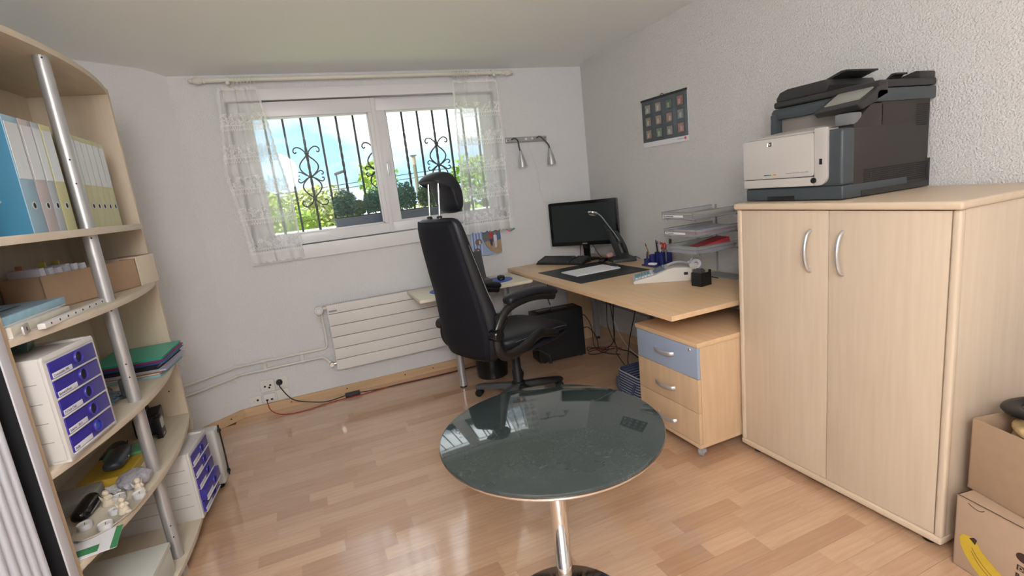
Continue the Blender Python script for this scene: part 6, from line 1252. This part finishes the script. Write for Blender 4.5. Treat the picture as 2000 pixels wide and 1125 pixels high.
# ------------------------------------------------------------------ tambour cabinet beside the shelf
tb = thing('tambour_cabinet', 'white roll-front cabinet with vertical slats beside the bookshelf', 'cabinet', sw(0, 0), 0.0, None, world=False)
TW = mat('tambour white', (0.62, 0.62, 0.68), 0.4); SLM = mat('tambour slat', (0.60, 0.62, 0.70), 0.35)
yb = -0.022
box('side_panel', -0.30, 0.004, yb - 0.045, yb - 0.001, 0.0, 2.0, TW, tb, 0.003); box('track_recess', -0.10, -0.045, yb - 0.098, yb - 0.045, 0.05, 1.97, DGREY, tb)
box('shadow_liner', -0.10, 0.0, yb - 0.0475, yb - 0.0452, 0.05, 1.97, BLACKM, tb)  # black sheet added for the shade inside the slat track recess
y_ = yb - 0.100; k = 0
while y_ > -0.86:
    prism('slat', [(-0.030, y_ - 0.036), (-0.020, y_ - 0.036), (-0.006, y_ - 0.030), (-0.002, y_ - 0.018), (-0.006, y_ - 0.006), (-0.020, y_ - 0.0005), (-0.030, y_ - 0.0005)], 1.92, SLM, tb, 'xy', 0.05, 0.0, smooth=50); y_ -= 0.0372
box('side_panel', -0.30, 0.004, -0.95, -0.91, 0, 2.0, TW, tb, 0.003); box('top_panel', -0.30, 0.004, -0.95, yb - 0.001, 1.975, 2.0, TW, tb, 0.002); box('plinth', -0.30, -0.002, -0.91, yb - 0.045, 0.0, 0.05, TW, tb, 0.002); box('back_panel', -0.305, -0.298, -0.95, yb, 0, 2.0, TW, tb)
# ------------------------------------------------------------------ cardboard boxes beside the cabinet
def open_box(name, label, cx, cy, z0, lx, ly, h, rz, ma, open_top=True, th=0.004):
    t_ = thing(name, label, 'box', (cx, cy, z0), rz, None, world=False); a, c = lx / 2, ly / 2
    box('left_side', -a, -a + th, -c, c, 0, h, ma, t_, 0.0006); box('right_side', a - th, a, -c, c, 0, h, ma, t_, 0.0006); box('end_side', -a, a, -c, -c + th, 0, h, ma, t_, 0.0006); box('end_side', -a, a, c - th, c, 0, h, ma, t_, 0.0006); box('bottom', -a, a, -c, c, 0, th, ma, t_)
    if not open_top: box('lid_top', -a, a, -c, c, h - th, h, ma, t_, 0.0006)
    return t_
b1 = open_box('banana_box', 'closed cardboard banana box with a printed banana on the floor', 1.972, 0.628, 0.0, 0.36, 0.44, 0.262, radians(-10), CARDL, False)
# printed banana on the face toward the room (local -x), built as thin print
YEL = mat('banana yellow', (0.62, 0.42, 0.04), 0.7, var=0.12, vscale=30); OUT = mat('print brown', (0.05, 0.025, 0.02), 0.7)
def fx(pts, off, ma, name): return prism(name, pts, 0.0004, ma, b1, 'yz', -0.18 - off)
def Bp(u, v): return (0.22 - u, v)       # u: distance from the far corner, v: height
cu_top = [(0.028, 0.128), (0.050, 0.134), (0.066, 0.124), (0.078, 0.108), (0.098, 0.090), (0.128, 0.070), (0.165, 0.053), (0.21, 0.040), (0.24, 0.032)]
cu_bot = [(0.242, 0.004), (0.19, 0.004), (0.13, 0.004), (0.095, 0.013), (0.062, 0.036), (0.038, 0.065), (0.024, 0.092), (0.020, 0.112)]
def scale_pts(P, e):
    c = (sum(p[0] for p in P) / len(P), sum(p[1] for p in P) / len(P)); out = []
    n = len(P)
    for i in range(n):
        a = Vector(P[i - 1]); b_ = Vector(P[(i + 1) % n]); d_ = (b_ - a).normalized(); nn_ = Vector((-d_.y, d_.x)); out.append((P[i][0] + nn_.x * e, P[i][1] + nn_.y * e))
    return out
BP = [Bp(*q) for q in cu_top + cu_bot]
fx(BP, 0.0006, OUT, 'banana_outline')
fx(scale_pts(BP, -0.0032), 0.0012, YEL, 'banana_print')
fx([Bp(0.046, 0.129), Bp(0.060, 0.139), Bp(0.069, 0.135), Bp(0.064, 0.116)], 0.0018, OUT, 'banana_stem')
for dv in (0.0, 0.014):
    L_ = [(0.055, 0.100 - dv), (0.075, 0.074 - dv * 1.1), (0.105, 0.050 - dv), (0.145, 0.032 - dv * 0.8), (0.20, 0.022 - dv * 0.6)]
    tube('banana_line', [(-0.1815, *Bp(*q)) for q in L_], 0.0008, OUT, b1, 4, 5)
fx([Bp(0.195 + 0.022 * cos(k * pi / 8), 0.165 + 0.016 * sin(k * pi / 8)) for k in range(16)], 0.0006, OUT, 'printed_spot')
fx([Bp(0.178, 0.118), Bp(0.30, 0.118), Bp(0.30, 0.136), Bp(0.178, 0.136)], 0.0006, OUT, 'printed_bar')
text('printed_text', 'Del Monte', 0.019, CARDL, b1, frame((-0.1812, Bp(0.182, 0)[0], 0.1205), (0, -1, 0), (0, 0, 1)), 0.0002, 'LEFT', 0.0004)
text('printed_text', 'Panama', 0.021, OUT, b1, frame((-0.1806, Bp(0.176, 0)[0], 0.092), (0, -1, 0), (0, 0, 1)), 0.0003, 'LEFT', 0.0006)
tube('torn_slot', [(-0.1805, 0.185, 0.250), (-0.1805, 0.170, 0.243), (-0.1805, 0.150, 0.242), (-0.1805, 0.138, 0.250)], 0.0012, OUT, b1, 5, 4)
b2 = open_box('cardboard_carton', 'plain open cardboard carton stacked on the banana box', 2.000, 0.634, 0.263, 0.33, 0.42, 0.250, radians(-16), CARD, True)
LIDB = mat('lid black', (0.006, 0.006, 0.007), 0.4, spec=0.3)
lid_ = thing('black_pot_lid', 'black plastic lid with cut-outs resting on the open carton', 'lid', (2.065, 0.695, 0.545), radians(10), None, world=False)
LM = Matrix.Translation((0, 0, 0.010)) @ Matrix.Rotation(radians(-7), 4, 'X') @ Matrix.Rotation(radians(6), 4, 'Y')
bm = bmesh.new(); sweep_bm(bm, [(0.150 * cos(k * 2 * pi / 48), 0.150 * sin(k * 2 * pi / 48), 0) for k in range(48)], 0.026, 10, True, 0.45, (0, 0, 1)); bmesh.ops.transform(bm, matrix=LM, verts=bm.verts); bmesh.ops.recalc_face_normals(bm, faces=bm.faces); bm2('outer_rim', bm, LIDB, lid_, smooth=True)
o_ = lathe('centre_disc', [(0, -0.006), (0.052, -0.006), (0.058, 0.0), (0.05, 0.007), (0, 0.008)], LIDB, lid_, (0, 0, 0), 32); o_.data.transform(LM)
for k in range(4):
    a = k * pi / 2 + 0.5; o_ = box('spoke', 0.045, 0.14, -0.022, 0.022, -0.006, 0.006, LIDB, lid_, 0.004); o_.data.transform(LM @ Matrix.Rotation(a, 4, 'Z'))
STR = mat('straw weave', (0.52, 0.36, 0.17), 0.8, bump=0.5, bscale=150, var=0.35, vscale=60)
sb_ = thing('straw_basket', 'straw basket rim showing inside the open carton', 'basket', (1.985, 0.690, 0.268), 0, None, world=False)
for k in range(8):
    bm = bmesh.new(); r0 = 0.098 + 0.004 * sin(k * 1.1); sweep_bm(bm, [((r0 + 0.002 * sin(j * 2.1 + k)) * cos(j * 2 * pi / 40), (r0 + 0.002 * sin(j * 2.1 + k)) * sin(j * 2 * pi / 40), 0.06 + k * 0.026 + 0.003 * sin(j * 1.7 + k)) for j in range(40)], 0.0155, 8, True); bm2('straw_coil', bm, STR, sb_, smooth=True)
lathe('basket_body', [(0, 0), (0.085, 0), (0.095, 0.05), (0.098, 0.24), (0.088, 0.24), (0.08, 0.01), (0, 0.01)], STR, sb_, (0, 0, 0), 32)
for o in bpy.data.objects:
    if '_w' in o: del o['_w']
